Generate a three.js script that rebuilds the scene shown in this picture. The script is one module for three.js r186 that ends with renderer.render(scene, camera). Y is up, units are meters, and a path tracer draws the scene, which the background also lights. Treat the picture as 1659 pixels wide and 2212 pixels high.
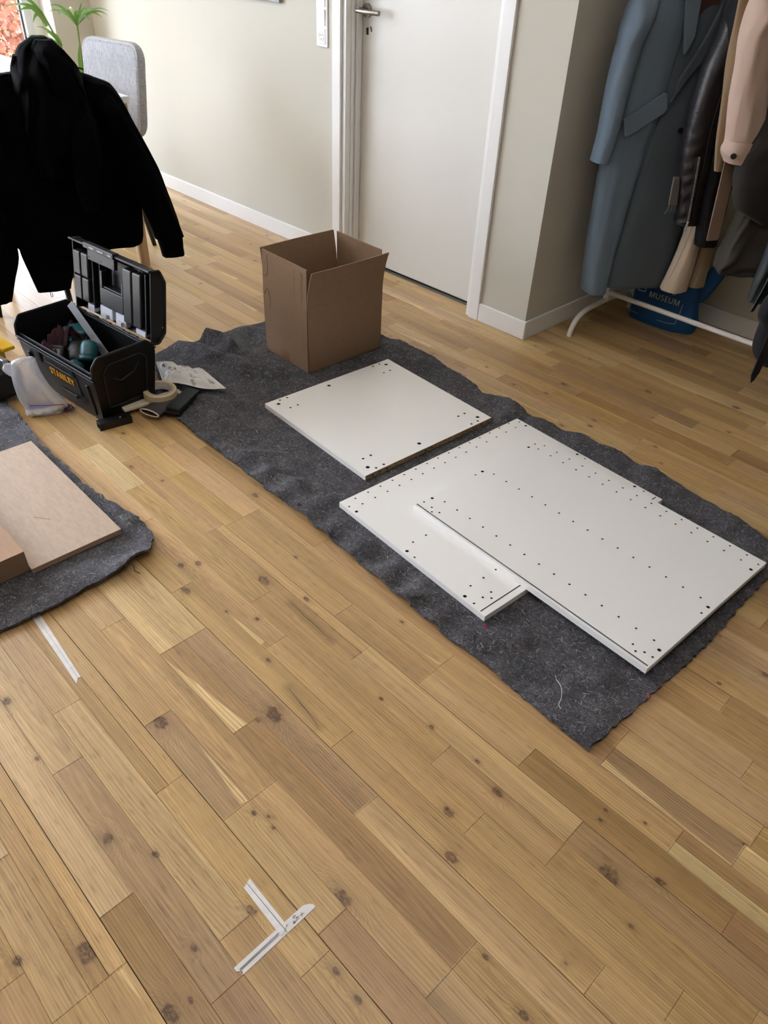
import * as THREE from 'three';
import { RoundedBoxGeometry } from 'three/addons/geometries/RoundedBoxGeometry.js';
import { mergeGeometries, mergeVertices, toCreasedNormals } from 'three/addons/utils/BufferGeometryUtils.js';
import { TextGeometry } from 'three/addons/geometries/TextGeometry.js';
import { FontLoader } from 'three/addons/loaders/FontLoader.js';

// ---------------------------------------------------------------- camera, sky, exposure
const scene = new THREE.Scene();
const camera = new THREE.PerspectiveCamera(68.752, 1659 / 2212, 0.05, 60);
camera.position.set(1.7061, 1.4, 2.5743);
camera.rotation.set(-0.66857, 0.76769, 0.05285, 'YXZ');
scene.add(camera);
const renderer = new THREE.WebGLRenderer({ antialias: true });
renderer.toneMapping = THREE.LinearToneMapping;
renderer.toneMappingExposure = 3.42;
renderer.shadowMap.enabled = true;
{ // overcast sky, brighter towards the zenith
  const w = 64, h = 32, d = new Float32Array(w * h * 4);
  for (let y = 0; y < h; y++) for (let x = 0; x < w; x++) {
    const e = Math.max(0, Math.sin(((y + 0.5) / h - 0.5) * Math.PI)), l = 9 * (1 + 2 * e) / 3, k = (y * w + x) * 4;
    d[k] = l * 0.9; d[k + 1] = l * 1.0; d[k + 2] = l * 1.18; d[k + 3] = 1;
  }
  const t = new THREE.DataTexture(d, w, h, THREE.RGBAFormat, THREE.FloatType);
  t.mapping = THREE.EquirectangularReflectionMapping; t.magFilter = t.minFilter = THREE.LinearFilter; t.needsUpdate = true;
  scene.background = t;
}

// ---------------------------------------------------------------- helpers
const V2 = (x, y) => new THREE.Vector2(x, y), V3 = (x, y, z) => new THREE.Vector3(x, y, z);
function rng(s) { return () => { s |= 0; s = s + 0x6D2B79F5 | 0; let t = Math.imul(s ^ s >>> 15, 1 | s); t = t + Math.imul(t ^ t >>> 7, 61 | t) ^ t; return ((t ^ t >>> 14) >>> 0) / 4294967296; }; }
const NT = new Float32Array(65536); { const r = rng(7); for (let i = 0; i < 65536; i++) NT[i] = r(); }
function N(x, y) { // value noise, 0..1
  const xi = Math.floor(x), yi = Math.floor(y); let fx = x - xi, fy = y - yi;
  fx = fx * fx * (3 - 2 * fx); fy = fy * fy * (3 - 2 * fy);
  const x0 = xi & 255, x1 = (xi + 1) & 255, y0 = (yi & 255) << 8, y1 = ((yi + 1) & 255) << 8;
  const a = NT[y0 | x0], b = NT[y0 | x1], c = NT[y1 | x0], d = NT[y1 | x1];
  return a + (b - a) * fx + (c - a) * fy + (a - b - c + d) * fx * fy;
}
const fbm = (x, y) => 0.5 * N(x, y) + 0.27 * N(x * 2.1 + 7, y * 2.1) + 0.15 * N(x * 4.3, y * 4.3 + 3) + 0.08 * N(x * 8.7, y * 8.7);
const clamp = (v, a = 0, b = 1) => v < a ? a : v > b ? b : v, lerp = (a, b, t) => a + (b - a) * t;
const sm = (a, b, v) => { v = clamp((v - a) / (b - a)); return v * v * (3 - 2 * v); };
const names = {};
function numbered(n) { names[n] = (names[n] || 0) + 1; return names[n] === 1 ? n : n + '_' + String(names[n] - 1).padStart(3, '0'); }
function tag(o, label, category, group, kind) { if (label) o.userData.label = label; if (category) o.userData.category = category; if (group) o.userData.group = group; if (kind) o.userData.kind = kind; return o; }
function thing(name, label, category, p = [0, 0, 0], turn = 0, group) {
  const o = new THREE.Group(); o.name = numbered(name); o.position.set(...p); o.rotation.y = turn; scene.add(o); return tag(o, label, category, group);
}
function part(name, g, m, parent, label) {
  if (Array.isArray(g)) g = merge(g);
  const o = new THREE.Mesh(g, m); o.name = name; o.castShadow = o.receiveShadow = true; parent.add(o); if (label) o.userData.label = label; return o;
}
function struct(name, g, m) { const o = part(name, g, m, scene); o.userData.kind = 'structure'; return o; }
function merge(list) {
  return mergeGeometries(list.map((g) => { g = g.index ? g.toNonIndexed() : g; for (const k of Object.keys(g.attributes)) if (!['position', 'normal', 'uv'].includes(k)) g.deleteAttribute(k); if (!g.attributes.uv) g.setAttribute('uv', new THREE.BufferAttribute(new Float32Array(g.attributes.position.count * 2), 2)); g.clearGroups(); return g; }));
}
const mv = (g, x = 0, y = 0, z = 0, rx = 0, ry = 0, rz = 0) => { if (rx) g.rotateX(rx); if (rz) g.rotateZ(rz); if (ry) g.rotateY(ry); g.translate(x, y, z); return g; };
function bx(w, h, d, x = 0, y = 0, z = 0, r = 0) { const m = Math.min(w, h, d) * 0.49; const g = r > 0 ? new RoundedBoxGeometry(w, h, d, 2, Math.min(r, m)) : new THREE.BoxGeometry(w, h, d); g.translate(x, y, z); return g; }
const box2 = (x0, y0, z0, x1, y1, z1, r) => bx(x1 - x0, y1 - y0, z1 - z0, (x0 + x1) / 2, (y0 + y1) / 2, (z0 + z1) / 2, r);
function tube(pts, r = 0.01, seg = 24, rs = 10, smooth = true) {
  const v = pts.map((p) => V3(...p));
  let c;
  if (smooth) c = new THREE.CatmullRomCurve3(v); else { c = new THREE.CurvePath(); for (let i = 1; i < v.length; i++) c.add(new THREE.LineCurve3(v[i - 1], v[i])); }
  const g = new THREE.TubeGeometry(c, seg, r, rs, false);
  const caps = [0, 1].map((t) => { const p = c.getPointAt(t), d = c.getTangentAt(t).multiplyScalar(t ? 1 : -1), k = new THREE.CircleGeometry(r, rs); k.applyQuaternion(new THREE.Quaternion().setFromUnitVectors(V3(0, 0, 1), d)); k.translate(p.x, p.y, p.z); return k; });
  return merge([g, ...caps]);
}
const cyl = (r0, r1, h, x = 0, y = 0, z = 0, n = 24) => new THREE.CylinderGeometry(r1, r0, h, n).translate(x, y, z);
function rod(a, b, r, n = 10, r1 = r) { // straight tapered rod
  const A = V3(...a), B = V3(...b), d = B.clone().sub(A), g = new THREE.CylinderGeometry(r1, r, d.length(), n);
  g.applyQuaternion(new THREE.Quaternion().setFromUnitVectors(V3(0, 1, 0), d.clone().normalize())); const m = A.add(B).multiplyScalar(0.5); g.translate(m.x, m.y, m.z); return g;
}
function poly(pts, holes) { const s = new THREE.Shape(pts.map((p) => V2(p[0], p[1]))); if (holes) s.holes = holes; return s; }
function extr(pts, depth, bevel = 0, holes) { // shape in x,y pushed along z (0..depth)
  return new THREE.ExtrudeGeometry(poly(pts, holes), { depth: depth - 2 * bevel, bevelEnabled: bevel > 0, bevelThickness: bevel, bevelSize: bevel, bevelOffset: -bevel, bevelSegments: 2, curveSegments: 10 }).translate(0, 0, bevel);
}
function prism(pts, y0, y1, bevel = 0, holes) { // outline in x,z standing from y0 to y1
  const h = holes && holes.map((p) => p), g = extr(pts.map((p) => [p[0], -p[1]]), y1 - y0, bevel, h); g.rotateX(-Math.PI / 2); g.translate(0, y0, 0); return g;
}
function surf(nu, nv, f, closeU = false) { // grid surface f(u,v) -> [x,y,z]
  const p = [], uv = [], ix = [];
  for (let j = 0; j <= nv; j++) for (let i = 0; i <= nu; i++) { const q = f(i / nu, j / nv); p.push(q[0], q[1], q[2]); uv.push(q.length > 3 ? q[3] : i / nu, q.length > 3 ? q[4] : j / nv); }
  for (let j = 0; j < nv; j++) for (let i = 0; i < nu; i++) { const a = j * (nu + 1) + i, b = a + 1, c = a + nu + 1, d = c + 1; ix.push(a, b, d, a, d, c); }
  const g = new THREE.BufferGeometry(); g.setAttribute('position', new THREE.Float32BufferAttribute(p, 3)); g.setAttribute('uv', new THREE.Float32BufferAttribute(uv, 2)); g.setIndex(ix); g.computeVertexNormals(); return g;
}
// a soft closed body: rows from top to bottom, each [centre xyz, half width vector, half depth vector], with folds
function loft(rows, n = 40, fold, capTop = true, capBottom = true, sub = 6) {
  const cs = [0, 1, 2].map((k) => new THREE.CatmullRomCurve3(rows.map((r) => V3(...r[k]))));
  const m = (rows.length - 1) * sub;
  const at = (k, t) => { const x = t * (rows.length - 1), i = Math.min(rows.length - 2, Math.floor(x)); return cs[k].getPoint((i + (x - i)) / (rows.length - 1)); };
  const P = [];
  for (let j = 0; j <= m; j++) { const t = j / m, c = at(0, t), a = at(1, t), b = at(2, t); P.push([c, a, b]); }
  const g = surf(n, m, (u, v) => {
    const [c, a, b] = P[Math.round(v * m)], an = u * Math.PI * 2, co = Math.cos(an), si = Math.sin(an);
    const e = 0.72, X = Math.sign(co) * Math.abs(co) ** e, Y = Math.sign(si) * Math.abs(si) ** e; let s = 1, dz = 0;
    if (fold) { const f = fold(u, v); s += f[0]; dz = f[1]; }
    return [c.x + (a.x * X + b.x * Y) * s + b.x * dz, c.y + (a.y * X + b.y * Y) * s + b.y * dz, c.z + (a.z * X + b.z * Y) * s + b.z * dz, u * 2 * a.length() * 2, v * m * 0.05];
  });
  const out = [g];
  for (const [on, j] of [[capTop, 0], [capBottom, m]]) if (on) {
    const pos = g.attributes.position, ring = []; for (let i = 0; i <= n; i++) ring.push(V3().fromBufferAttribute(pos, j * (n + 1) + i));
    const c = P[j][0], q = []; for (let i = 0; i < n; i++) { const A = ring[i], B = ring[i + 1]; if (j) q.push(c.x, c.y, c.z, B.x, B.y, B.z, A.x, A.y, A.z); else q.push(c.x, c.y, c.z, A.x, A.y, A.z, B.x, B.y, B.z); }
    const k = new THREE.BufferGeometry(); k.setAttribute('position', new THREE.Float32BufferAttribute(q, 3)); k.computeVertexNormals(); out.push(k);
  }
  return merge(out);
}
// garment standing in an upright plane: rows [y, left, right, half thickness, forward] along (ux,uz) from (ox,oz)
function garment(o, u, rows, fold, n = 48, sub = 6, ct = true, cb = true) {
  const L = Math.hypot(u[0], u[1]), ux = u[0] / L, uz = u[1] / L;
  return loft(rows.map(([y, l, r, t, f = 0]) => [[o[0] + ux * (l + r) / 2 - uz * f, y, o[1] + uz * (l + r) / 2 + ux * f], [ux * (r - l) / 2, 0, uz * (r - l) / 2], [-uz * t, 0, ux * t]]), n, fold, ct, cb, sub);
}
const tex = (d, w, h, rep, srgb = true) => { const t = new THREE.DataTexture(d, w, h, THREE.RGBAFormat); t.magFilter = t.minFilter = THREE.LinearFilter; if (rep) t.wrapS = t.wrapT = THREE.RepeatWrapping; if (srgb) t.colorSpace = THREE.SRGBColorSpace; t.needsUpdate = true; return t; };
function paint(w, h, f, rep = true, srgb = true) { const d = new Uint8Array(w * h * 4); for (let y = 0; y < h; y++) for (let x = 0; x < w; x++) { const c = f(x, y), k = (y * w + x) * 4; d[k] = c[0]; d[k + 1] = c[1]; d[k + 2] = c[2]; d[k + 3] = 255; } return tex(d, w, h, rep, srgb); }
const M = (color, rough = 0.6, o = {}) => new THREE.MeshPhysicalMaterial({ color, roughness: rough, side: THREE.DoubleSide, ...o });
function scaled(t, u, v = u) { const c = t.clone(); c.repeat.set(u, v); c.needsUpdate = true; return c; }
// ---------------------------------------------------------------- floor: oak strips, four to a board
const FA = 0.955, FB = 0.845, ROW = 0.0657, Z0 = 2.219, FLX0 = -3.51, FLX1 = 2.3;
const JOINTS = { '-12': [0.86, 1.404], '-11': [-0.168, 0.459, 1.407, 1.706], '-10': [-0.248, 0.22, 0.993, 1.606], '-9': [0.22, 0.7, 0.994, 1.29, 1.75], '-8': [-0.26, 0.211, 0.834, 1.457, 1.9], '-7': [-0.413, -0.115, 0.52, 1.159, 1.458, 1.85],
  '-6': [0.05, 0.67, 1.31, 1.748], '-5': [-0.1, 0.355, 0.987, 1.634], '-4': [-0.11, 0.517, 1.136, 1.75], '-3': [0.0, 0.518, 0.818, 1.456, 1.9], '-2': [-0.1, 0.354, 0.969, 1.456, 1.9], '-1': [0.05, 0.673, 0.969, 1.258, 1.72],
  0: [0.2, 0.829, 1.29, 1.62], 1: [-0.11, 0.511, 1.149, 1.6], 2: [0.04, 0.652, 1.22, 1.6], 3: [0.36, 0.974, 1.44], 4: [0.45, 1.069, 1.55], 5: [0.28, 0.753, 1.07, 1.4], 6: [0.45, 0.968, 1.3], 7: [0.6, 1.1, 1.5] };
// tone: [r, g, b in sRGB bytes], style 0 straight grain, 1 cathedral, 2 swirl
const TONES = { L: [207, 178, 138], P: [206, 176, 143], M: [193, 160, 119], Y: [195, 162, 117], D: [176, 142, 105], G: [177, 147, 115], R: [189, 155, 118], W: [224, 200, 160], S: [200, 168, 130] };
const KNOWN = [[-1, 0.4, 'M', 0], [-1, 0.8, 'G', 0], [-1, 1.1, 'S', 0], [-1, 1.5, 'D', 0], [-2, 0.2, 'S', 0], [-2, 0.7, 'M', 1], [-2, 1.2, 'M', 2], [-3, 0.3, 'L', 0], [-3, 0.7, 'D', 1], [-3, 1.1, 'D', 1], [-4, 0.4, 'L', 1], [-4, 0.9, 'G', 2], [-4, 1.4, 'S', 1],
  [-5, 0.2, 'M', 0], [-5, 0.7, 'M', 0], [-5, 1.3, 'R', 0], [-6, 0.4, 'M', 1], [-6, 1.0, 'Y', 0], [-6, 1.5, 'M', 2], [-7, -0.3, 'W', 0], [-7, 0.3, 'M', 1], [-7, 0.8, 'Y', 0], [-7, 1.3, 'M', 0], [-8, 0.5, 'M', 0], [-8, 1.1, 'S', 0], [-9, 0.5, 'Y', 0], [-9, 0.85, 'R', 0], [-9, 1.1, 'S', 0], [-9, 1.5, 'D', 0],
  [-10, 0.5, 'M', 0], [-10, 0.8, 'Y', 1], [-10, 1.3, 'M', 0], [-10, 1.7, 'W', 0], [-11, 1.55, 'G', 0], [-12, 1.6, 'S', 0], [0, 0.5, 'M', 0], [0, 1.0, 'M', 1], [0, 1.4, 'M', 0], [1, 0.3, 'S', 0], [1, 0.8, 'L', 2], [1, 1.4, 'R', 0], [2, 0.4, 'L', 1], [2, 0.9, 'G', 1], [2, 1.4, 'D', 0],
  [3, 0.7, 'P', 0], [3, 1.2, 'D', 0], [4, 0.8, 'Y', 2], [4, 1.3, 'Y', 0], [5, 0.6, 'P', 0], [5, 0.9, 'S', 0], [5, 1.2, 'M', 0], [6, 0.8, 'Y', 0], [6, 1.1, 'R', 0]];
const KNOTS = [[0.409,2.407,0.012],[0.593,2.422,0.006],[0.602,1.708,0.007],[0.504,1.888,0.005],[0.577,1.845,0.007],[0.703,1.906,0.008],[0.835,1.992,0.022],[0.967,1.785,0.006],[0.829,1.579,0.006],[0.824,2.028,0.006],[0.997,2.165,0.007],[1.022,2.148,0.005],[1.046,2.155,0.005],[1.010,2.525,0.020],[0.938,2.350,0.009],[1.127,2.388,0.008],[0.850,2.400,0.014],[0.944,2.614,0.011],[1.192,2.436,0.006],[1.187,2.470,0.016],[1.145,2.279,0.011],[1.239,2.146,0.018],[1.323,2.234,0.008],[1.380,2.236,0.008],[1.098,1.755,0.006],[1.224,1.747,0.006],[1.298,1.771,0.013],[1.259,1.879,0.012],[1.324,1.943,0.014],[1.482,2.031,0.007],[1.583,2.053,0.009],[1.585,1.937,0.005],[1.479,1.154,0.006],[1.474,1.639,0.005],[1.479,1.666,0.005],[1.544,1.605,0.005],[1.545,1.043,0.010],[1.626,1.688,0.010],[1.553,1.748,0.022],[1.630,1.800,0.006],[1.705,1.498,0.007],[-0.416,1.667,0.009],[-0.223,1.745,0.010],[0.280,1.880,0.010],[0.303,1.840,0.010],[0.370,1.924,0.016],[0.155,1.540,0.012],[-0.094,1.711,0.006],[0.475,1.748,0.018],[0.607,1.708,0.008],[0.458,1.625,0.006],[0.595,0.343,0.008],[0.536,0.466,0.009],[0.731,0.157,0.008],[0.834,0.328,0.008],[0.357,0.314,0.008],[0.360,0.202,0.012],[0.071,0.328,0.006],[-0.149,0.408,0.006],[0.684,2.188,0.020],[0.609,-0.010,0.014],[0.899,-0.161,0.014],[0.232,0.356,0.008],[0.607,0.388,0.010]];
// pale sapwood wedges: three corners each
const SAP = [[0.519,2.086,0.818,2.087,0.820,2.049],[0.814,2.159,0.963,2.173,0.967,2.158],[0.787,1.822,0.918,1.826,0.996,1.824],[1.408,1.537,1.407,1.558,1.694,1.557],[1.071,2.489,1.071,2.504,1.186,2.491],[0.804,1.623,0.988,1.617,0.992,1.604],[0.992,1.563,1.110,1.568,1.191,1.554],[0.829,0.236,0.896,0.248,0.998,0.250],[1.707,1.497,1.707,1.508,1.781,1.503],[0.524,1.887,0.654,1.904,0.652,1.873]];
const CRACKS = [[0.8,1.922,0.929,1.939],[0.588,1.747,0.76,1.753]];
const strips = [];
{
  const r = rng(42), letters = 'LMMMYDSSGRPM';
  for (let row = -47; row <= 11; row++) {
    const js = JOINTS[row] ? JOINTS[row].slice() : [r() * 0.6 + 0.2], step = () => [0.31, 0.46, 0.62, 0.62][Math.floor(r() * 4)];
    while (js[0] > FLX0 + 0.2) js.unshift(js[0] - step());
    while (js[js.length - 1] < FLX1 - 0.2) js.push(js[js.length - 1] + step());
    js[0] = FLX0; js[js.length - 1] = FLX1;
    for (let i = 1; i < js.length; i++) {
      const k = KNOWN.find((q) => q[0] === row && q[1] > js[i - 1] && q[1] < js[i]);
      const t = TONES[k ? k[2] : letters[Math.floor(r() * letters.length)]], j = (r() - 0.5) * (k ? 4 : 14), q = (r() - 0.5) * 6;
      strips.push({ row, x0: js[i - 1], x1: js[i], z0: Z0 + row * ROW, z1: Z0 + (row + 1) * ROW, tone: [t[0] + j, t[1] + j + q * 0.3, t[2] + j - q], style: k ? k[3] : r() < 0.55 ? 0 : r() < 0.75 ? 1 : 2, seed: r() * 97, knots: [], sap: [] });
    }
  }
  // split strips that are two narrow staves
  for (const [row, x, f] of [[0, 0.6, 0.55], [-8, 0.5, 0.45], [-10, 1.75, 0.5], [-11, -0.5, 0.5], [-16, 0.9, 0.5], [4, 0.9, 0.5]]) {
    const i = strips.findIndex((s) => s.row === row && s.x0 < x && s.x1 > x); if (i < 0) continue; const s = strips[i], zm = s.z0 + ROW * f;
    const b = { ...s, z0: zm, seed: s.seed + 31, knots: [], sap: [] }; s.z1 = zm; if (row === -10) s.tone = TONES.D; else b.tone = s.tone.map((v) => v - 5); strips.push(b);
  }
  for (const s of strips) {
    for (const k of KNOTS) if (k[0] > s.x0 && k[0] < s.x1 && k[1] > s.z0 - 0.006 && k[1] < s.z1 + 0.006) s.knots.push(k);
    for (const t of SAP) { const cx = (t[0] + t[2] + t[4]) / 3, cz = (t[1] + t[3] + t[5]) / 3; if (cx > s.x0 && cx < s.x1 && cz > s.z0 && cz < s.z1) s.sap.push(t); }
    if (!s.knots.length && (s.z0 < 1.2) && r() < 0.4) { const n = 1 + Math.floor(r() * 1.7); for (let i = 0; i < n; i++) s.knots.push([lerp(s.x0, s.x1, 0.1 + r() * 0.8), lerp(s.z0, s.z1, 0.2 + r() * 0.6), 0.0035 + r() * 0.006]); }
    if (!s.sap.length && s.z0 < 1.2 && r() < 0.1) { const e = r() < 0.5 ? s.z0 : s.z1, q = e === s.z0 ? 1 : -1, a = lerp(s.x0, s.x1, r() * 0.5), b = Math.min(s.x1, a + 0.25); s.sap.push([a, e, b, e, b, e + q * 0.018]); }
  }
}
function insideTri(t, x, z) {
  const e = (ax, az, bx_, bz) => { const l = Math.hypot(bx_ - ax, bz - az); return ((bx_ - ax) * (z - az) - (bz - az) * (x - ax)) / l; };
  const a = e(t[0], t[1], t[2], t[3]), b = e(t[2], t[3], t[4], t[5]), c = e(t[4], t[5], t[0], t[1]);
  return Math.max(Math.min(a, b, c), -Math.max(a, b, c)); // > 0 inside
}
function oakPixel(s, x, z, out, o, fine) {
  const sd = s.seed, L = s.x1 - s.x0, zc = (s.z0 + s.z1) / 2, v = z - zc, u = x - s.x0;
  const wob = N(x * 1.3 + sd, z * 9 + sd) - 0.5, slow = N(x * 0.8 + sd * 3, z * 4 + sd) - 0.5;
  let ring;
  if (s.style === 0) ring = v / 0.0062 + wob * 2.2 + slow * 4 + u * 1.3 * (N(sd, 3.3) - 0.5);
  else if (s.style === 1) { const vc = (N(sd, 9.1) - 0.5) * 0.03, uc = L * (0.2 + 0.6 * N(sd, 5.7)); ring = Math.hypot((v - vc) / 0.0056, (u - uc) * 13) * 0.8 + wob * 3.2; }
  else ring = v / 0.0065 + wob * 6.5 + slow * 12;
  let dark = 0, knot = 0;
  for (const k of s.knots) {
    const dx = (x - k[0]) / 1.5, dz = z - k[1], d = Math.hypot(dx, dz) / (k[2] * 0.55) + (N(x * 190 + sd, z * 190) - 0.5) * 0.55;
    if (d > 8) continue;
    ring += 3.4 * Math.exp(-d * d / 8) * Math.min(2.2, k[2] / 0.008) + (d < 2.5 ? d * 1.1 : 0);
    const core = Math.exp(-((d / 0.8) ** 4)), rim = Math.exp(-(((d - 0.95) / 0.3) ** 2));
    knot = Math.max(knot, Math.min(1, core * (0.12 + 0.75 * N(x * 420, z * 420)) * (0.5 + 0.5 * N(x * 150 + sd, z * 150)) + rim * (0.1 + 0.5 * N(x * 110 + sd, z * 110)) + 0.17 * Math.exp(-d * d / 5)));
  }
  for (const c of CRACKS) { const dx = c[2] - c[0], dz = c[3] - c[1], t = clamp(((x - c[0]) * dx + (z - c[1]) * dz) / (dx * dx + dz * dz)), d = Math.hypot(x - c[0] - t * dx, z - c[1] - t * dz + (N(x * 40, 2) - 0.5) * 0.002); if (d < 0.03) { const e = 1 - Math.abs(t - 0.5) * 1.7; knot = Math.max(knot, 0.85 * Math.exp(-((d / (0.0003 + 0.0011 * Math.max(0, e))) ** 2)), 0.22 * Math.exp(-((d / 0.014) ** 2))); } }
  const lines = Math.sin(ring * 6.2832), band = N(x * 0.9 + sd, z * 26 + sd * 2) - 0.5;
  let l = 1 + 0.034 * lines * (0.5 + N(x * 2 + sd, z * 40)) + 0.17 * band + 0.09 * (N(x * 5 + sd, z * 230) - 0.5);
  if (fine) {
    l += 0.12 * (N(x * 16 + sd, z * 880) - 0.5);
    const p = N(x * 30 + sd * 5, z * 950 + lines * 0.4); if (p > 0.72) l -= (p - 0.72) * 0.62 * (0.4 + N(x * 3 + sd, z * 30));
    if (s.style === 2) { const rf = N(x * 55 + z * 260 + sd, z * 190 - x * 18); if (rf > 0.83) l -= (rf - 0.83) * 0.7; }
  }
    let [R, G, B] = s.tone;
  for (const t of s.sap) { const i = sm(-0.0008, 0.0018, insideTri(t, x, z) + (N(x * 14 + sd, z * 40) - 0.5) * 0.005) * (0.75 + 0.2 * lines); if (i > 0) { R = lerp(R, 236, i); G = lerp(G, 208, i); B = lerp(B, 165, i); }  }
  const q = clamp(1 - l, -0.3, 0.8);
  out[o] = clamp(lerp(R * l * FA, 62, knot), 0, 255); out[o + 1] = clamp(lerp(G * (l - q * 0.1) * FA * 0.98, 40, knot), 0, 255); out[o + 2] = clamp(lerp(B * (l - q * 0.18) * FB, 27, knot), 0, 255); out[o + 3] = 255;
}
{
  const floor = new THREE.Group(); floor.name = 'floor'; floor.userData.kind = 'structure'; scene.add(floor);
  const XS = -0.72, sheets = {};
  const sheetOf = (s) => { const k = Math.floor((s.row + 0.01) / 4), half = (s.x0 + s.x1) / 2 > XS ? 'near' : 'far'; return half + k; };
  for (const s of strips) (sheets[sheetOf(s)] ||= []).push(s);
  const mats = {};
  for (const [key, list] of Object.entries(sheets)) {
    const near = key.startsWith('near'), k = +key.replace(/[a-z]/g, ''), zA = Z0 + k * 4 * ROW, x0 = near ? -1.05 : FLX0, x1 = near ? FLX1 - 0.3 : -0.4;
    const w = near ? 2048 : 1024, h = near ? (k >= -4 ? 512 : k >= -7 ? 384 : k >= -9 ? 256 : 176) : 128, d = new Uint8Array(w * h * 4);
    if (k > 1) { mats[key] = { m: null }; continue; }
    for (const s of list) {
      const i0 = Math.max(0, Math.floor((s.x0 - x0) / (x1 - x0) * w) - 1), i1 = Math.min(w - 1, Math.ceil((s.x1 - x0) / (x1 - x0) * w) + 1), j0 = Math.max(0, Math.floor((s.z0 - zA) / (4 * ROW) * h)), j1 = Math.min(h - 1, Math.ceil((s.z1 - zA) / (4 * ROW) * h));
      for (let j = j0; j <= j1; j++) for (let i = i0; i <= i1; i++) oakPixel(s, x0 + (i + 0.5) / w * (x1 - x0), zA + (j + 0.5) / h * 4 * ROW, d, (j * w + i) * 4, near && k >= -9);
    }
    const t = tex(d, w, h, false);
    mats[key] = { m: new THREE.MeshPhysicalMaterial({ map: t, bumpMap: t, bumpScale: 0.0004, roughness: 0.33, specularIntensity: 1.0, name: 'oak' }), x0, x1, zA };
  }
  const plain = M(0xb08c62, 0.5); for (const k in mats) if (!mats[k].m) mats[k] = { m: plain, x0: 0, x1: 1, zA: 0 };
  function stripGeo(s) {
    const { x0, x1, zA } = mats[sheetOf(s)], b = 0.0004, rr = s.row, ga = (rr % 4 === 0) ? 0.0007 : 0.0002, gb = ((rr + 1) % 4 === 0) ? 0.0007 : 0.0002;
    const X0 = s.x0 + 0.00025, X1 = s.x1 - 0.00025, A = s.z0 + ga, B = s.z1 - gb, p = [], ix = [], uv = [];
    for (const [y, e] of [[0, b], [-b, 0], [-0.006, 0]]) for (const [x, z] of [[X0 + e, A + e], [X1 - e, A + e], [X1 - e, B - e], [X0 + e, B - e]]) { p.push(x, y, z); uv.push((x - x0) / (x1 - x0), (z - zA) / (4 * ROW)); }
    ix.push(0, 2, 1, 0, 3, 2);
    for (const r of [0, 4]) for (let i = 0; i < 4; i++) { const j = (i + 1) % 4; ix.push(r + i, r + j, r + 4 + j, r + i, r + 4 + j, r + 4 + i); }
    let g = new THREE.BufferGeometry(); g.setAttribute('position', new THREE.Float32BufferAttribute(p, 3)); g.setAttribute('uv', new THREE.Float32BufferAttribute(uv, 2)); g.setIndex(ix); g = g.toNonIndexed(); g.computeVertexNormals(); return g;
  }
  camera.updateMatrixWorld(); camera.updateProjectionMatrix();
  const size = (s) => { // how large the strip shows: sampled points inside the frame over squared distance
    let n = 0; for (let i = 0; i < 7; i++) { const q = V3(lerp(s.x0, s.x1, (i + 0.5) / 7), 0, (s.z0 + s.z1) / 2), d = q.distanceTo(camera.position); const p = q.clone().project(camera); if (p.z < 1 && Math.abs(p.x) < 1.02 && Math.abs(p.y) < 1.02) n += 1.4 / d ** 3; }
    return n * (s.x1 - s.x0);
  };
  const order = strips.map((s) => [size(s), s]).sort((a, b) => b[0] - a[0]), rest = {};
  order.forEach(([v, s], i) => { if (i < 300 && v > 0) part(numbered('plank'), stripGeo(s), mats[sheetOf(s)].m, floor); else (rest[sheetOf(s)] ||= []).push(stripGeo(s)); });
  const gs = [], ms = []; for (const k in rest) { gs.push(mergeGeometries(rest[k])); ms.push(mats[k].m); }
  const far = new THREE.Mesh(mergeGeometries(gs, true), ms); far.name = 'plank_field'; far.userData.kind = 'stuff'; far.receiveShadow = true; floor.add(far);
  part('subfloor', box2(FLX0 - 0.2, -0.2, -1.0, 3.4, -0.0045, 6.3), M(0x3a2c1e, 0.9), floor);
  part('floor_edge', [box2(FLX1, -0.0045, -0.95, 3.3, 0, 6.2), box2(FLX0, -0.0045, Z0 + 12 * ROW, FLX1, 0, 6.2)], plain, floor);
}
// ---------------------------------------------------------------- the room
const plaster = paint(512, 512, (x, y) => { const n = 128 + 70 * (fbm(x / 6, y / 6) - 0.5) + 40 * (fbm(x / 2, y / 2) - 0.5); return [n, n, n]; }, true, false);
const wallM = M(0xccc8bb, 0.85, { bumpMap: scaled(plaster, 3), bumpScale: 0.0006 }), whiteM = M(0xeeedea, 0.35), doorM = M(0xdbd8d0, 0.4), ceilM = M(0xf7f7f5, 0.9), dimM = M(0x7d776c, 0.9);
const XL = -3.51, CEIL = 2.55, ALC = -0.813;
function wallBox(x0, y0, z0, x1, y1, z1) { const g = box2(x0, y0, z0, x1, y1, z1); const p = g.attributes.position, n = g.attributes.normal, uv = g.attributes.uv; for (let i = 0; i < p.count; i++) uv.setXY(i, Math.abs(n.getX(i)) > 0.5 ? p.getZ(i) : p.getX(i), Math.abs(n.getY(i)) > 0.5 ? p.getZ(i) : p.getY(i)); return g; }
const DX0 = -1.19, DX1 = -0.298, DTOP = 2.11;
struct('wall_back', [wallBox(XL, 0, -0.14, DX0, CEIL, 0), wallBox(DX1, 0, -0.14, 0, CEIL, 0), wallBox(DX0, DTOP, -0.14, DX1, CEIL, 0)], wallM);
struct('wall_side', wallBox(-0.14, 0, ALC, 0, CEIL, -0.14), wallM);
struct('wall_alcove', wallBox(-0.14, 0, ALC - 0.14, 3.3, CEIL, ALC), wallM);
struct('wall_right', wallBox(3.1, 0, ALC, 3.3, CEIL, 6.2), dimM);
struct('wall_front', wallBox(XL, 0, 6, 3.1, CEIL, 6.2), dimM);
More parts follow.
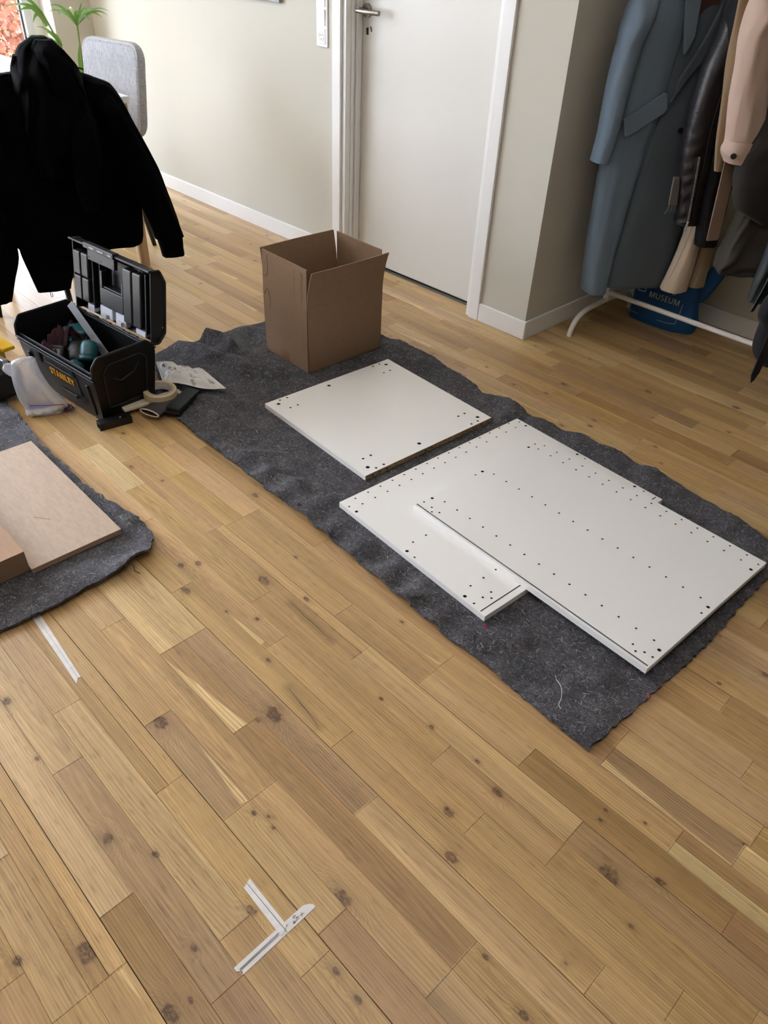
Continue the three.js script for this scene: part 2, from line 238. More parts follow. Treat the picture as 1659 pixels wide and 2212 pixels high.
struct('ceiling', box2(XL - 0.2, CEIL, ALC - 0.2, 3.3, CEIL + 0.2, 6.2), ceilM);
const WIN = [[0.25, 1.05], [1.45, 5.6]], WY0 = 0.05, TOPS = [1.75, 2.42];
struct('wall_left', [wallBox(XL - 0.3, 0, -0.14, XL, CEIL, WIN[0][0]), wallBox(XL - 0.3, 0, WIN[0][1], XL, CEIL, WIN[1][0]), wallBox(XL - 0.3, 0, WIN[1][1], XL, CEIL, 6.2), ...WIN.flatMap(([a, b], i) => [wallBox(XL - 0.3, 0, a, XL, WY0, b), wallBox(XL - 0.3, TOPS[i], a, XL, CEIL, b)])], wallM);
const glassM = new THREE.MeshPhysicalMaterial({ color: 0xffffff, transmission: 1, roughness: 0, thickness: 0, ior: 1.5, side: THREE.DoubleSide });
const sashM = M(0xd9dde0, 0.4), gasketM = M(0x4b4d50, 0.6);
WIN.forEach(([a, b], i) => {
  const w = new THREE.Group(); w.name = 'window_' + (i + 1); w.userData.kind = 'structure'; scene.add(w);
  const X = XL - 0.17, f = 0.06, WY1 = TOPS[i];
  part('window_frame', [box2(X - 0.07, WY0, a, X, WY1, a + f), box2(X - 0.07, WY0, b - f, X, WY1, b), box2(X - 0.07, WY0, a + f, X, WY0 + f, b - f), box2(X - 0.07, WY1 - f, a + f, X, WY1, b - f)], whiteM, w);
  const n = i ? 6 : 2, step = (b - a - 2 * f) / n;
  for (let k = 0; k < n; k++) {
    const p = a + f + k * step, q = p + step, s = 0.045;
    part('sash', [box2(X - 0.06, WY0 + f, p, X + 0.01, WY1 - f, p + s), box2(X - 0.06, WY0 + f, q - s, X + 0.01, WY1 - f, q), box2(X - 0.06, WY0 + f, p + s, X + 0.01, WY0 + f + 0.07, q - s), box2(X - 0.06, WY1 - f - 0.05, p + s, X + 0.01, WY1 - f, q - s)], sashM, w);
    part('gasket', [box2(X - 0.035, WY0 + f + 0.07, p + s, X - 0.02, WY1 - f - 0.05, p + s + 0.012), box2(X - 0.035, WY0 + f + 0.07, q - s - 0.012, X - 0.02, WY1 - f - 0.05, q - s)], gasketM, w);
    const g = new THREE.PlaneGeometry(step - 2 * s - 0.02, WY1 - WY0 - 2 * f - 0.12); g.rotateY(Math.PI / 2); g.translate(X - 0.028, (WY0 + WY1) / 2 + 0.01, (p + q) / 2); part('glass_pane', g, glassM, w);
  }
});
// door in its frame
{
  const d = new THREE.Group(); d.name = 'door_1'; d.userData.kind = 'structure'; scene.add(d);
  part('door_leaf', box2(DX0 + 0.03, 0.014, -0.13, DX1 - 0.03, DTOP - 0.03, -0.09, 0.002), doorM, d);
  part('door_jamb', [box2(DX0, 0, -0.14, DX0 + 0.028, DTOP, 0), box2(DX0 + 0.028, 0, -0.088, DX0 + 0.04, DTOP - 0.04, -0.055, 0.003), box2(DX0 + 0.028, 0, -0.05, DX0 + 0.033, DTOP - 0.033, -0.03, 0.002),
    box2(DX1 - 0.028, 0, -0.14, DX1, DTOP, 0), box2(DX1 - 0.04, 0, -0.088, DX1 - 0.028, DTOP - 0.04, -0.055, 0.003), box2(DX0, DTOP - 0.028, -0.14, DX1, DTOP, 0)], whiteM, d);
  part('door_casing', [box2(-1.24, 0, 0, DX0 + 0.006, DTOP + 0.05, 0.014, 0.003), box2(DX1 - 0.006, 0, 0, -0.248, DTOP + 0.05, 0.014, 0.003), box2(DX0, DTOP - 0.006, 0, DX1, DTOP + 0.05, 0.0138, 0.003)], whiteM, d);
  part('door_seal', box2(DX0 + 0.03, 0.0, -0.125, DX1 - 0.03, 0.0135, -0.1), M(0x24262a, 0.9), d);
  part('threshold', box2(DX0 + 0.029, 0.0, -0.099, DX1 - 0.029, 0.002, -0.078), M(0x6a665e, 0.8), d);
  const steel = M(0x8f8c86, 0.32, { metalness: 1 });
  const h = new THREE.Group(); h.name = 'door_handle'; d.add(h);
  const ro = mv(new THREE.CylinderGeometry(0.026, 0.026, 0.009, 40), -1.122, 1.091, -0.0855, Math.PI / 2);
  part('rose', ro, steel, h);
  part('lever', [mv(cyl(0.011, 0.011, 0.055), -1.122, 1.091, -0.06, Math.PI / 2), tube([[-1.128, 1.091, -0.033], [-1.11, 1.091, -0.031], [-1.06, 1.091, -0.034], [-1.005, 1.0905, -0.044]], 0.0098, 30, 14)], steel, h);
  const e = part('keyhole_plate', (() => { const s = new THREE.Shape(); s.absellipse(0, 0, 0.026, 0.026, 0, 7); const k = new THREE.Path(); k.absellipse(0, 0.006, 0.0042, 0.0042, -0.6, Math.PI + 0.6); k.lineTo(-0.0028, -0.0125); k.lineTo(0.0028, -0.0125); s.holes.push(k); const g = new THREE.ExtrudeGeometry(s, { depth: 0.005, bevelEnabled: true, bevelSize: 0.001, bevelThickness: 0.001, bevelSegments: 2, curveSegments: 24 }); g.translate(-1.12, 1.016, -0.09); return g; })(), steel, d);
  part('keyhole_inside', bx(0.012, 0.026, 0.001, -1.12, 1.015, -0.0888), M(0x0b0b0b, 0.9), d);
}
function skirting(name, pts) { // along the floor: pts [x,z], thickness to the right of travel
  const gs = []; for (const [x0, z0, x1, z1] of pts) gs.push(box2(x0, 0, z0, x1, 0.08, z1, 0.003)); return struct(name, gs, whiteM);
}
skirting('baseboard_back', [[XL, 0, -1.2405, 0.012], [-0.2475, 0, 0.012, 0.012]]);
skirting('baseboard_side', [[0, ALC + 0.012, 0.0119, 0.001]]);
skirting('baseboard_alcove', [[0, ALC, 3.1, ALC + 0.012]]);
skirting('baseboard_left', [[XL, 0.012, XL + 0.012, 0.24], [XL, 1.06, XL + 0.012, 1.44]]);

{ // flat light panel on the ceiling above the work area, out of the picture
  const t = thing('ceiling_light', 'square flat ceiling light panel above the white panels, outside the picture', 'lamp', [1.0, CEIL, 2.0]);
  part('lamp_frame', [box2(-0.62, -0.03, -0.62, 0.62, 0, -0.6), box2(-0.62, -0.03, 0.6, 0.62, 0, 0.62), box2(-0.62, -0.03, -0.6, -0.6, 0, 0.6), box2(0.6, -0.03, -0.6, 0.62, 0, 0.6)], whiteM, t);
  part('diffuser', box2(-0.6, -0.022, -0.6, 0.6, -0.012, 0.6), M(0xffffff, 0.6, { emissive: 0xfff4e4, emissiveIntensity: 0.05 }), t);
  const l = new THREE.RectAreaLight(0xfbf9ff, 0.6, 1.2, 1.2); l.position.set(0, -0.035, 0); l.rotation.x = -Math.PI / 2; t.add(l);
}
// ---------------------------------------------------------------- felt blankets
function canvasTex(w, h, draw, rep = true, srgb = true) { const c = document.createElement('canvas'); c.width = w; c.height = h; const g = c.getContext('2d'); draw(g, w, h); const t = new THREE.CanvasTexture(c); t.magFilter = t.minFilter = THREE.LinearFilter; if (rep) t.wrapS = t.wrapT = THREE.RepeatWrapping; if (srgb) t.colorSpace = THREE.SRGBColorSpace; return t; }
const feltT = canvasTex(1024, 1024, (g, w, h) => {
  const r = rng(5); g.fillStyle = '#48464a'; g.fillRect(0, 0, w, h);
  for (let i = 0; i < 500; i++) { const v = r() < 0.5 ? 20 : 120; g.fillStyle = `rgba(${v},${v},${v + 3},0.10)`; const x = r() * w, y = r() * h, q = 15 + r() * 50; for (const a of [-w, 0, w]) for (const b of [-h, 0, h]) { g.beginPath(); g.ellipse(x + a, y + b, q, q * (0.4 + r() * 0.4), r() * 3, 0, 7); g.fill(); } }
  for (let i = 0; i < 16000; i++) {
    const q = r(), v = q < 0.5 ? 6 + r() * 24 : q < 0.94 ? 95 + r() * 70 : 170 + r() * 80; let c = [v, v, v + 4]; const e = r(); if (e < 0.006) c = [150, 50, 80]; else if (e < 0.01) c = [90, 110, 60]; else if (e < 0.016) c = [60, 80, 130];
    g.strokeStyle = `rgba(${c[0] | 0},${c[1] | 0},${c[2] | 0},${0.4 + r() * 0.5})`; g.lineWidth = 0.9 + r() * 1.5;
    const x = r() * w, y = r() * h, a = r() * 6.28, l = 5 + r() * (q > 0.94 ? 26 : 14), b = (r() - 0.5) * 10, dx = Math.cos(a), dy = Math.sin(a);
    for (const ox of (x < 40 ? [0, w] : x > w - 40 ? [0, -w] : [0])) for (const oy of (y < 40 ? [0, h] : y > h - 40 ? [0, -h] : [0])) { g.beginPath(); g.moveTo(x + ox, y + oy); g.quadraticCurveTo(x + ox + dx * l / 2 - dy * b, y + oy + dy * l / 2 + dx * b, x + ox + dx * l, y + oy + dy * l); g.stroke(); }
  }
});
const feltM = new THREE.MeshPhysicalMaterial({ map: feltT, bumpMap: feltT, bumpScale: 0.004, roughness: 0.95, sheen: 0.25, sheenRoughness: 0.6, sheenColor: new THREE.Color(0.5, 0.5, 0.5), side: THREE.DoubleSide });
function polyAt(p, t) { // point at share t of a polyline's length
  const l = [0]; for (let i = 1; i < p.length; i++) l.push(l[i - 1] + Math.hypot(p[i][0] - p[i - 1][0], p[i][1] - p[i - 1][1]));
  const d = t * l[l.length - 1]; let i = 1; while (i < p.length - 1 && l[i] < d) i++; const k = (d - l[i - 1]) / (l[i] - l[i - 1] || 1); return [lerp(p[i - 1][0], p[i][0], k), lerp(p[i - 1][1], p[i][1], k)];
}
// cloth between two long edges (A side to B side), with its own thickness
function cloth(L, R, A, B, nu, nv, height, th, rag, um) {
  const P = (u, v) => { // Coons patch of the four traced edges
    const l = polyAt(L, v), r = polyAt(R, v), a = polyAt(A, u), b = polyAt(B, u), q = [L[0], R[0], L[L.length - 1], R[R.length - 1]], o = [];
    for (let k = 0; k < 2; k++) o.push((1 - u) * l[k] + u * r[k] + (1 - v) * a[k] + v * b[k] - ((1 - u) * (1 - v) * q[0][k] + u * (1 - v) * q[1][k] + (1 - u) * v * q[2][k] + u * v * q[3][k]));
    const e = Math.min(u, 1 - u) * 0.9, f = Math.min(v, 1 - v) * 2, w = rag * ((1 - sm(0, 0.04, e)) + (1 - sm(0, 0.04, f)));
    o[0] += w * (N(o[1] * 90, o[0] * 90 + 9) - 0.5); o[1] += w * (N(o[0] * 90 + 5, o[1] * 90) - 0.5); return o;
  };
  const top = surf(nu, nv, (u, v) => { const q = P(u, v); return [q[0], height(q[0], q[1], u, v), q[1], q[0] * um, q[1] * um]; });
  const n = (nu + 1) * (nv + 1), p = top.attributes.position, bot = top.clone(), bp = bot.attributes.position; for (let i = 0; i < n; i++) bp.setY(i, Math.max(0.0008, p.getY(i) - th));
  const bi = bot.index.array; for (let i = 0; i < bi.length; i += 3) { const t = bi[i]; bi[i] = bi[i + 1]; bi[i + 1] = t; } bot.computeVertexNormals();
  const ring = []; for (let i = 0; i <= nu; i++) ring.push(i); for (let j = 1; j <= nv; j++) ring.push(j * (nu + 1) + nu); for (let i = nu - 1; i >= 0; i--) ring.push(nv * (nu + 1) + i); for (let j = nv - 1; j >= 0; j--) ring.push(j * (nu + 1));
  const q = [], uv = []; const put = (a, i) => { q.push(a.getX(i), a.getY(i), a.getZ(i)); uv.push(a.getX(i) * um, a.getZ(i) * um + a.getY(i) * um); };
  for (let i = 0; i + 1 < ring.length; i++) { const a = ring[i], b = ring[i + 1]; put(p, a); put(bp, a); put(p, b); put(p, b); put(bp, a); put(bp, b); }
  const s = new THREE.BufferGeometry(); s.setAttribute('position', new THREE.Float32BufferAttribute(q, 3)); s.setAttribute('uv', new THREE.Float32BufferAttribute(uv, 2)); s.computeVertexNormals();
  const g = merge([top, bot, s]); return g;
}
const inBox = (x, z, a, b, c, d, m) => Math.min(x - a, b - x, z - c, d - z) + m; // > 0 inside, grown by m
const P1 = [-0.2263, 1.2123, 0.0561], P2 = [0.38, 1.394, 0.0613], P3 = [0.5496, 1.2515, 0.0478];
function onBoard([x0, z0, a], w, d, x, z, m) { const c = Math.cos(a), s = Math.sin(a), u = (x - x0) * c + (z - z0) * s, v = -(x - x0) * s + (z - z0) * c; return inBox(u, v, 0, w, -d, 0, m); }
{
  const L = [[-0.841,1.303],[-0.634,1.396],[-0.382,1.483],[-0.196,1.493],[0.016,1.494],[0.219,1.502],[0.300,1.496],[0.485,1.510],[0.646,1.517],[0.800,1.529],[0.936,1.535],[1.056,1.534],[1.188,1.542],[1.285,1.549],[1.373,1.553]];
  const R = [[-0.809,0.465],[-0.375,0.473],[-0.245,0.465],[-0.020,0.482],[0.209,0.525],[0.316,0.505],[0.365,0.525],[0.511,0.525],[0.652,0.500],[0.794,0.488],[0.942,0.501],[1.080,0.513],[1.244,0.536],[1.339,0.558],[1.414,0.571]];
  const A = [[-0.841,1.303],[-0.861,1.218],[-0.844,1.164],[-0.820,1.102],[-0.827,1.007],[-0.840,0.880],[-0.817,0.799],[-0.809,0.465]], B = [[1.373,1.553],[1.377,1.448],[1.387,1.344],[1.388,1.283],[1.398,1.168],[1.400,1.100],[1.402,0.981],[1.397,0.862],[1.399,0.753],[1.414,0.571]];
  const ridge = (x, z, ax, az, bx_, bz, w) => { const dx = bx_ - ax, dz = bz - az, t = clamp(((x - ax) * dx + (z - az) * dz) / (dx * dx + dz * dz)), d = Math.hypot(x - ax - t * dx, z - az - t * dz + 0.012 * Math.sin(x * 40)) / w; return Math.exp(-d * d) * sm(0, 0.15, t + 0.1) * sm(0, 0.2, 1.05 - t); };
  const H = (x, z, u, v) => {
    const m = Math.max(onBoard(P1, 0.56, 0.583, x, z, 0.03), onBoard(P2, 0.597, 0.8, x, z, 0.03), inBox(x, z, -0.6, -0.31, 0.55, 0.95, 0.025)), flat = sm(0, 0.03, m);
    const soft = (N(x * 11, z * 11) - 0.5) * 0.008 + (N(x * 28 + 3, z * 28) - 0.5) * 0.005;
    let f = 0;
    f += 0.035 * ridge(x, z, -0.84, 1.17, -0.36, 1.06, 0.035) + 0.045 * ridge(x, z, -0.85, 1.05, -0.66, 1.02, 0.03) + 0.02 * ridge(x, z, -0.8, 0.88, -0.62, 0.84, 0.03);
    f += 0.014 * ridge(x, z, -0.5, 1.42, -0.25, 1.24, 0.03) + 0.012 * ridge(x, z, -0.1, 1.48, 0.16, 1.3, 0.02) + 0.012 * ridge(x, z, 0.0, 1.45, 0.3, 1.42, 0.018) + 0.013 * ridge(x, z, 0.98, 1.5, 1.1, 1.38, 0.025) + 0.012 * ridge(x, z, 0.8, 1.52, 0.86, 1.42, 0.02);
    if (u < 0.2) f += 0.012 * sm(0.2, 0.02, u) * (0.5 + 0.5 * Math.sin(x * 55 + 3 * N(x * 6, 2))) * sm(-0.3, 0.1, x) * sm(1.1, 0.7, x);
    if (u > 0.86) f += 0.018 * sm(0.86, 0.97, u) * (0.3 + N(x * 14, 4)) * sm(-0.5, -0.2, x);
    f += 0.02 * Math.exp(-(((x - 0.37) / 0.05) ** 2)) * sm(0.85, 1, u);
    if (x > 0.5 && x < 1.37 && z > 0.6 && z < 1.3) f *= 0.3; // under the upper board
    return 0.011 + (1 - flat) * Math.max(-0.005, soft + f);
  };
  const g = cloth(L, R, A, B, 110, 260, H, 0.0075, 0.007, 1.75);
  const o = part('felt_blanket', g, feltM, scene); tag(o, 'long rumpled dark grey felt blanket spread on the floor under the white panels', 'blanket', null);
  part('loose_thread', tube([[1.213, 0.019, 1.452], [1.233, 0.02, 1.462], [1.252, 0.02, 1.486], [1.262, 0.019, 1.51], [1.27, 0.018, 1.512]], 0.0007, 40, 6), M(0xd8d6d2, 0.9), o, 'long white thread');
  const rf = rng(31); for (const [x, z, c] of [[0.99, 1.444, 0x9c2340], [1.387, 1.33, 0xc0566f], [0.295, 1.482, 0x8e3048]]) part('coloured_fleck', merge([0, 1, 2, 3, 4].map(() => { const a = rf() * 6, u = x + (rf() - 0.5) * 0.008, w = z + (rf() - 0.5) * 0.008; return tube([[u - 0.004 * Math.cos(a), 0.017, w - 0.004 * Math.sin(a)], [u, 0.02, w], [u + 0.004 * Math.cos(a), 0.017, w + 0.004 * Math.sin(a)]], 0.0011, 6, 5); })), M(c, 0.95), o).userData.kind = 'stuff';
}
{
  const K = [0.212, 2.0], E = [-1.35, 1.86], L = [E, [-0.921, 1.872], [-0.721, 1.884], [-0.512, 1.906], [-0.321, 1.904], [-0.175, 1.902], [-0.091, 1.894], [0.034, 1.866], [0.102, 1.869], [0.141, 1.88], [0.186, 1.91]], B = [[0.186, 1.91], [0.2, 1.958], [0.21, 2.013], [0.211, 2.101], [0.218, 2.229], [0.206, 2.339], [0.2, 2.6], [0.21, 3.0]];
  const A = [E, [-1.34, 2.4], [-1.35, 3.0]], R = [[-1.35, 3.0], [-0.5, 3.01], [0.21, 3.0]];
  const H = (x, z, u, v) => {
    const m = Math.max(inBox(x, z, -0.53, 0.075, 1.92, 2.21, 0.02), inBox(x, z, -0.62, 0.05, 2.18, 2.7, 0.02)), flat = sm(0, 0.03, m), soft = (N(x * 12 + 9, z * 12) - 0.5) * 0.007 + (N(x * 30, z * 30) - 0.5) * 0.004;
    let f = 0.022 * Math.exp(-(((x - 0.2) / 0.035) ** 2) - ((z - 1.975) / 0.06) ** 2) + 0.012 * sm(0.1, 0.2, x) * (0.35 + 0.65 * N(z * 9, 1)) + 0.006 * Math.exp(-(((z - 1.89) / 0.02) ** 2)) * N(x * 25, 7) * 2;
    return 0.011 + (1 - flat) * Math.max(-0.004, soft + f);
  };
  const o = part('felt_blanket_001', cloth(L, R, A, B, 90, 150, H, 0.0075, 0.009, 1.75), feltM, scene); names.felt_blanket = 2;
  tag(o, 'grey felt blanket with a curled corner under the flat brown cartons', 'blanket');
  part('loose_thread', tube([[0.2, 0.02, 1.99], [0.22, 0.022, 1.985], [0.235, 0.018, 1.99], [0.247, 0.012, 1.983]], 0.0014, 12, 6), feltM, o);
}
// ---------------------------------------------------------------- white furniture panels
const panelM = M(0xf2f0ec, 0.24, { specularIntensity: 0.9 }), chipT = canvasTex(512, 64, (g, w, h) => { const r = rng(11); g.fillStyle = '#8f7350'; g.fillRect(0, 0, w, h); for (let i = 0; i < 1800; i++) { const v = r(); g.fillStyle = v < 0.4 ? '#5f4830' : v < 0.8 ? '#b09268' : '#3c2c1c'; g.fillRect(r() * w, r() * h, 1 + r() * 9, 1 + r() * 3); } });
const chipM = M(0xffffff, 0.9, { map: chipT }), holeM = M(0x2e241a, 0.95);
function panel(name, label, pose, y, w, d, holes, grooves, raw, group) {
  const t = thing(name, label, 'panel', [pose[0], y, pose[1]], -pose[2], group), hs = [], lin = [];
  for (const [x, z, r] of holes) { const p = new THREE.Path(); p.absarc(x, -z, r, 0, Math.PI * 2); hs.push(p); lin.push(new THREE.CylinderGeometry(r * 0.99, r * 0.99, 0.011, 14, 1, true).translate(x, 0.0118, z), new THREE.CircleGeometry(r, 14).rotateX(-Math.PI / 2).translate(x, 0.0064, z)); }
  for (const [x0, z0, x1, z1] of grooves) { const p = new THREE.Path(); p.moveTo(x0, -z0); p.lineTo(x1, -z0); p.lineTo(x1, -z1); p.lineTo(x0, -z1); hs.push(p); lin.push(box2(x0, 0.0065, z0, x1, 0.0085, z1), box2(x0 - 0.0002, 0.008, z0, x0, 0.0179, z1), box2(x1, 0.008, z0, x1 + 0.0002, 0.0179, z1), box2(x0, 0.008, z0 - 0.0002, x1, 0.0179, z0), box2(x0, 0.008, z1, x1, 0.0179, z1 + 0.0002)); }
  const q = 0.0004, top = extr([[q, q], [w - q, q], [w - q, d - q], [q, d - q]], 0.012, 0, hs); top.rotateX(-Math.PI / 2); top.translate(0, 0.006, 0);
  // holes are given with z from 0 to -d, so the outline's y runs 0..d
  part('panel_board', [top, box2(q, 0, -d + q, w - q, 0.006, -q)], panelM, t);
  part('dowel_hole', lin, holeM, t).userData.kind = 'stuff';
  const band = (x0, z0, x1, z1, m, n) => part(n, box2(x0, 0.0004, z0, x1, 0.0177, z1), m, t);
  band(0, -0.0005, w, 0.0004, panelM, 'edge_band'); band(0, -d - 0.0004, w, -d + 0.0005, panelM, 'edge_band');
  band(-0.0004, -d, 0.0005, 0, raw ? chipM : panelM, raw ? 'raw_edge' : 'edge_band'); band(w - 0.0005, -d, w + 0.0004, 0, raw ? chipM : panelM, raw ? 'raw_edge' : 'edge_band');
  return t;
}
{
  const h1 = []; for (const sx of [0, 1]) for (const sz of [0, 1]) { const X = (v) => sx ? 0.558 - v : v, Z = (v) => sz ? -0.583 + v : -v; h1.push([X(0.031), Z(0.037), 0.0068], [X(0.012), Z(0.056), 0.0044], [X(0.012), Z(0.088), 0.0044], [X(0.077), Z(0.056), 0.0044], [X(0.077), Z(0.088), 0.0044]); }
  h1.push([0.032, -0.263, 0.0068], [0.526, -0.263, 0.0068]);
  const t = panel('furniture_panel', 'square white panel with raw chipboard edge lying before the open cardboard box', P1, 0.012, 0.56, 0.583, h1, [], true);
  part('edge_hole', [0.03, 0.06, 0.09, 0.26, 0.29, 0.49, 0.53].map((z) => mv(new THREE.CircleGeometry(0.0035, 14), 0.5606, 0.009, -z, 0, Math.PI / 2)), M(0x1a1410, 0.9), t).userData.kind = 'stuff';
  const h2 = []; for (let i = 0; i < 15; i++) h2.push([0.014 - i * 0.0006, -0.05 - i * 0.05, 0.0032], [0.048 - i * 0.0008, -0.05 - i * 0.05, 0.0032]);
  for (const [x, z] of [[0.034, -0.01], [0.02, -0.789], [0.271, -0.101], [0.271, -0.051], [0.321, -0.011], [0.494, -0.152], [0.496, -0.102], [0.496, -0.052], [0.546, -0.078], [0.546, -0.046], [0.562, -0.062], [0.547, -0.012], [0.308, -0.789], [0.536, -0.79]]) h2.push([x, z, 0.0032]);
  for (const [x, z] of [[0.066, -0.012], [0.051, -0.788], [0.289, -0.012], [0.514, -0.012], [0.276, -0.789], [0.503, -0.789]]) h2.push([x, z, 0.005]);
  panel('furniture_panel', 'large white drilled panel lying lowest, partly covered by another panel', P2, 0.012, 0.597, 0.8, h2, [[0.5752, -0.795, 0.5788, -0.005]], false);
  const h3 = []; for (let i = 0; i < 15; i++) h3.push([0.048 + i * 0.051, -0.082 - i * 0.0007, 0.0032], [0.043 + i * 0.051, -0.306 - i * 0.0009, 0.0032], [0.038 + i * 0.0509, -0.564 - i * 0.001, 0.0032], [0.038 + i * 0.0509, -0.531 - i * 0.001, 0.0032]);
  for (const [x, z] of [[0.012, -0.546], [0.791, -0.565], [0.01, -0.257], [0.01, -0.033], [0.043, -0.033], [0.059, -0.018], [0.075, -0.033], [0.736, -0.04], [0.753, -0.026], [0.769, -0.04], [0.79, -0.042], [0.788, -0.269]]) h3.push([x, z, 0.0032]);
  for (const [x, z] of [[0.011, -0.514], [0.011, -0.288], [0.012, -0.065], [0.788, -0.529], [0.788, -0.302], [0.788, -0.074]]) h3.push([x, z, 0.005]);
  panel('furniture_panel', 'white drilled panel lying uppermost, across the lower panel, nearest the floor edge', P3, 0.0301, 0.802, 0.59, h3, [[0.004, -0.0113, 0.798, -0.0068]], false);
}
// ---------------------------------------------------------------- cardboard
const ribT = paint(256, 8, (x) => { const v = 128 + 60 * Math.sin(x / 256 * Math.PI * 2 * 32); return [v, v, v]; }, true, false);
const cardT = paint(512, 512, (x, y) => { const n = 0.9 + 0.1 * fbm(x / 9, y / 9) + 0.05 * (N(x / 2, y * 1.3) - 0.5); return [150 * n, 120 * n, 92 * n]; });
const cardM = M(0xffffff, 0.75, { map: cardT, bumpMap: cardT, bumpScale: 0.0006 }), cardIn = M(0xd9c4b4, 0.8, { map: cardT, bumpMap: scaled(ribT, 1, 1), bumpScale: 0.0004 });
{
  const t = thing('cardboard_box', 'open brown cardboard box with raised flaps standing on the felt blanket', 'box', [-0.4545, 0.0125, 0.742], -0.03), w = 0.277, d = 0.374, h = 0.258, c = 0.004, fl = 0.148;
  part('box_body', [box2(-w / 2, 0, d / 2 - c, w / 2, h, d / 2, 0.001), box2(-w / 2, 0, -d / 2, w / 2, h, -d / 2 + c, 0.001), box2(w / 2 - c, 0, -d / 2, w / 2, h, d / 2, 0.001), box2(-w / 2, 0, -d / 2, -w / 2 + c, h, d / 2, 0.001), box2(-w / 2, 0, -d / 2, w / 2, c, d / 2)], cardM, t);
  const flap = (len, x, z, turn, tilt, trim) => { // hinged on the rim, bending slightly
    const gs = surf(24, 10, (u, v) => { const a = tilt * (0.25 + 0.75 * v), y = h + fl * v * Math.cos(a), o = fl * v * Math.sin(a) + 0.004 * Math.sin(u * 3.1) * v * (tilt > 0 ? 1 : -0.5); return [(u - 0.5) * (len - trim * v), y, o, u * len * 2, v * 0.3]; });
    const back = gs.clone(); back.translate(0, 0, -c); const rim = surf(24, 1, (u, v) => { const a = tilt; return [(u - 0.5) * (len - trim), h + fl * Math.cos(a), fl * Math.sin(a) + 0.004 * Math.sin(u * 3.1) * (tilt > 0 ? 1 : -0.5) - c * v]; });
    const sides = [0, 1].map((k) => surf(1, 10, (u, v) => { const a = tilt * (0.25 + 0.75 * v); return [(k - 0.5) * (len - trim * v), h + fl * v * Math.cos(a), fl * v * Math.sin(a) - c * u]; }));
    return mv(merge([gs, back, rim, ...sides]), x, 0, z, 0, turn);
  };
  part('flap', flap(w - 0.004, 0, d / 2, 0, -0.02, 0.004), cardM, t);
  part('flap', flap(w - 0.006, 0, -d / 2 + 0.002, Math.PI, -0.03, 0.006), cardM, t);
  part('flap', flap(d - 0.002, w / 2, 0, Math.PI / 2, 0.2, 0.002), cardM, t);
  part('flap', flap(d - 0.01, -w / 2, 0, -Math.PI / 2, 0.13, 0.008), cardM, t);
  part('packing_tape', [box2(-0.03, 0, d / 2, 0.018, 0.045, d / 2 + 0.0006)], M(0x8a6544, 0.35), t, 'brown tape at the bottom of the front side');
  part('crease', [box2(-w / 2 + 0.004, h - 0.001, d / 2 - 0.0005, w / 2 - 0.006, h + 0.001, d / 2 + 0.0003), ...[0.104, 0.112].map((x) => box2(x - 0.0008, 0.02, d / 2 - 0.0005, x + 0.0008, h + 0.13, d / 2 + 0.0003)), box2(0.062, h + 0.01, d / 2 - 0.0005, 0.0634, h + 0.135, d / 2 + 0.0002)], M(0x9c7d60, 0.8), t);
  const tear = tube([[-0.128, 0.235, 0], [-0.112, 0.262, 0], [-0.098, 0.246, 0], [-0.092, 0.212, 0], [-0.1, 0.19, 0]].map(([x, y]) => [x, y, d / 2 + 0.0004]), 0.0009, 20, 5);
  part('tear', tear, M(0x6d5238, 0.9), t); part('tear', tube([[-0.1, 0.395, 0], [-0.1, 0.34, 0], [-0.112, 0.31, 0], [-0.135, 0.31, 0]].map(([x, y]) => [x, y, d / 2 + 0.0006]), 0.0008, 20, 5), M(0x6d5238, 0.9), t);
}
const wrapT = paint(512, 512, (x, y) => { const n = 0.93 + 0.1 * fbm(x / 20, y / 14) + 0.03 * (N(x / 2, y / 2) - 0.5); return [188 * n, 165 * n, 144 * n]; });
const wrapM = M(0xffffff, 0.7, { map: wrapT, bumpMap: wrapT, bumpScale: 0.0015 }), wrapEdge = M(0xa98c72, 0.8);
{
  const t = thing('flat_carton', 'thin flat brown carton lying on the curled felt blanket beside a thicker carton', 'carton', [-0.52, 0.012, 1.931], -0.01);
  part('carton_top', box2(0, 0.0172, 0, 0.59, 0.018, 0.254, 0.0004), wrapM, t);
  part('carton_body', box2(0.0004, 0, 0.0004, 0.5896, 0.0172, 0.2536, 0.002), wrapEdge, t);
  part('pen_mark', rod([0.385, 0.0183, 0.158], [0.425, 0.0183, 0.128], 0.0004, 6), M(0x3a3430, 0.8), t); part('pen_mark', cyl(0.001, 0.001, 0.0004, 0.443, 0.0182, 0.112, 8), M(0x3a3430, 0.8), t);
  const k = thing('flat_carton', 'thicker pale brown carton at the left edge beside the thin flat carton', 'carton', [-0.6, 0.012, 2.19], 0.0);
  part('carton_body', box2(0, 0, 0, 0.648, 0.066, 0.44, 0.002), M(0xffffff, 0.75, { map: cardT }), k);
  part('carton_flap', [box2(0, 0.066, 0, 0.648, 0.0672, 0.1, 0.0005), box2(0, 0.066, 0.102, 0.648, 0.0672, 0.44, 0.0005)], M(0xe9d3bb, 0.7, { map: wrapT }), k);
  const red = M(0xa4553f, 0.8); part('printed_mark', [0, 1, 2, 3].map((i) => box2(0.6481, 0.036 - i * 0.004, 0.08 + (i % 2) * 0.006, 0.6484, 0.0375 - i * 0.004, 0.13 - (i % 3) * 0.01)), red, k);
}
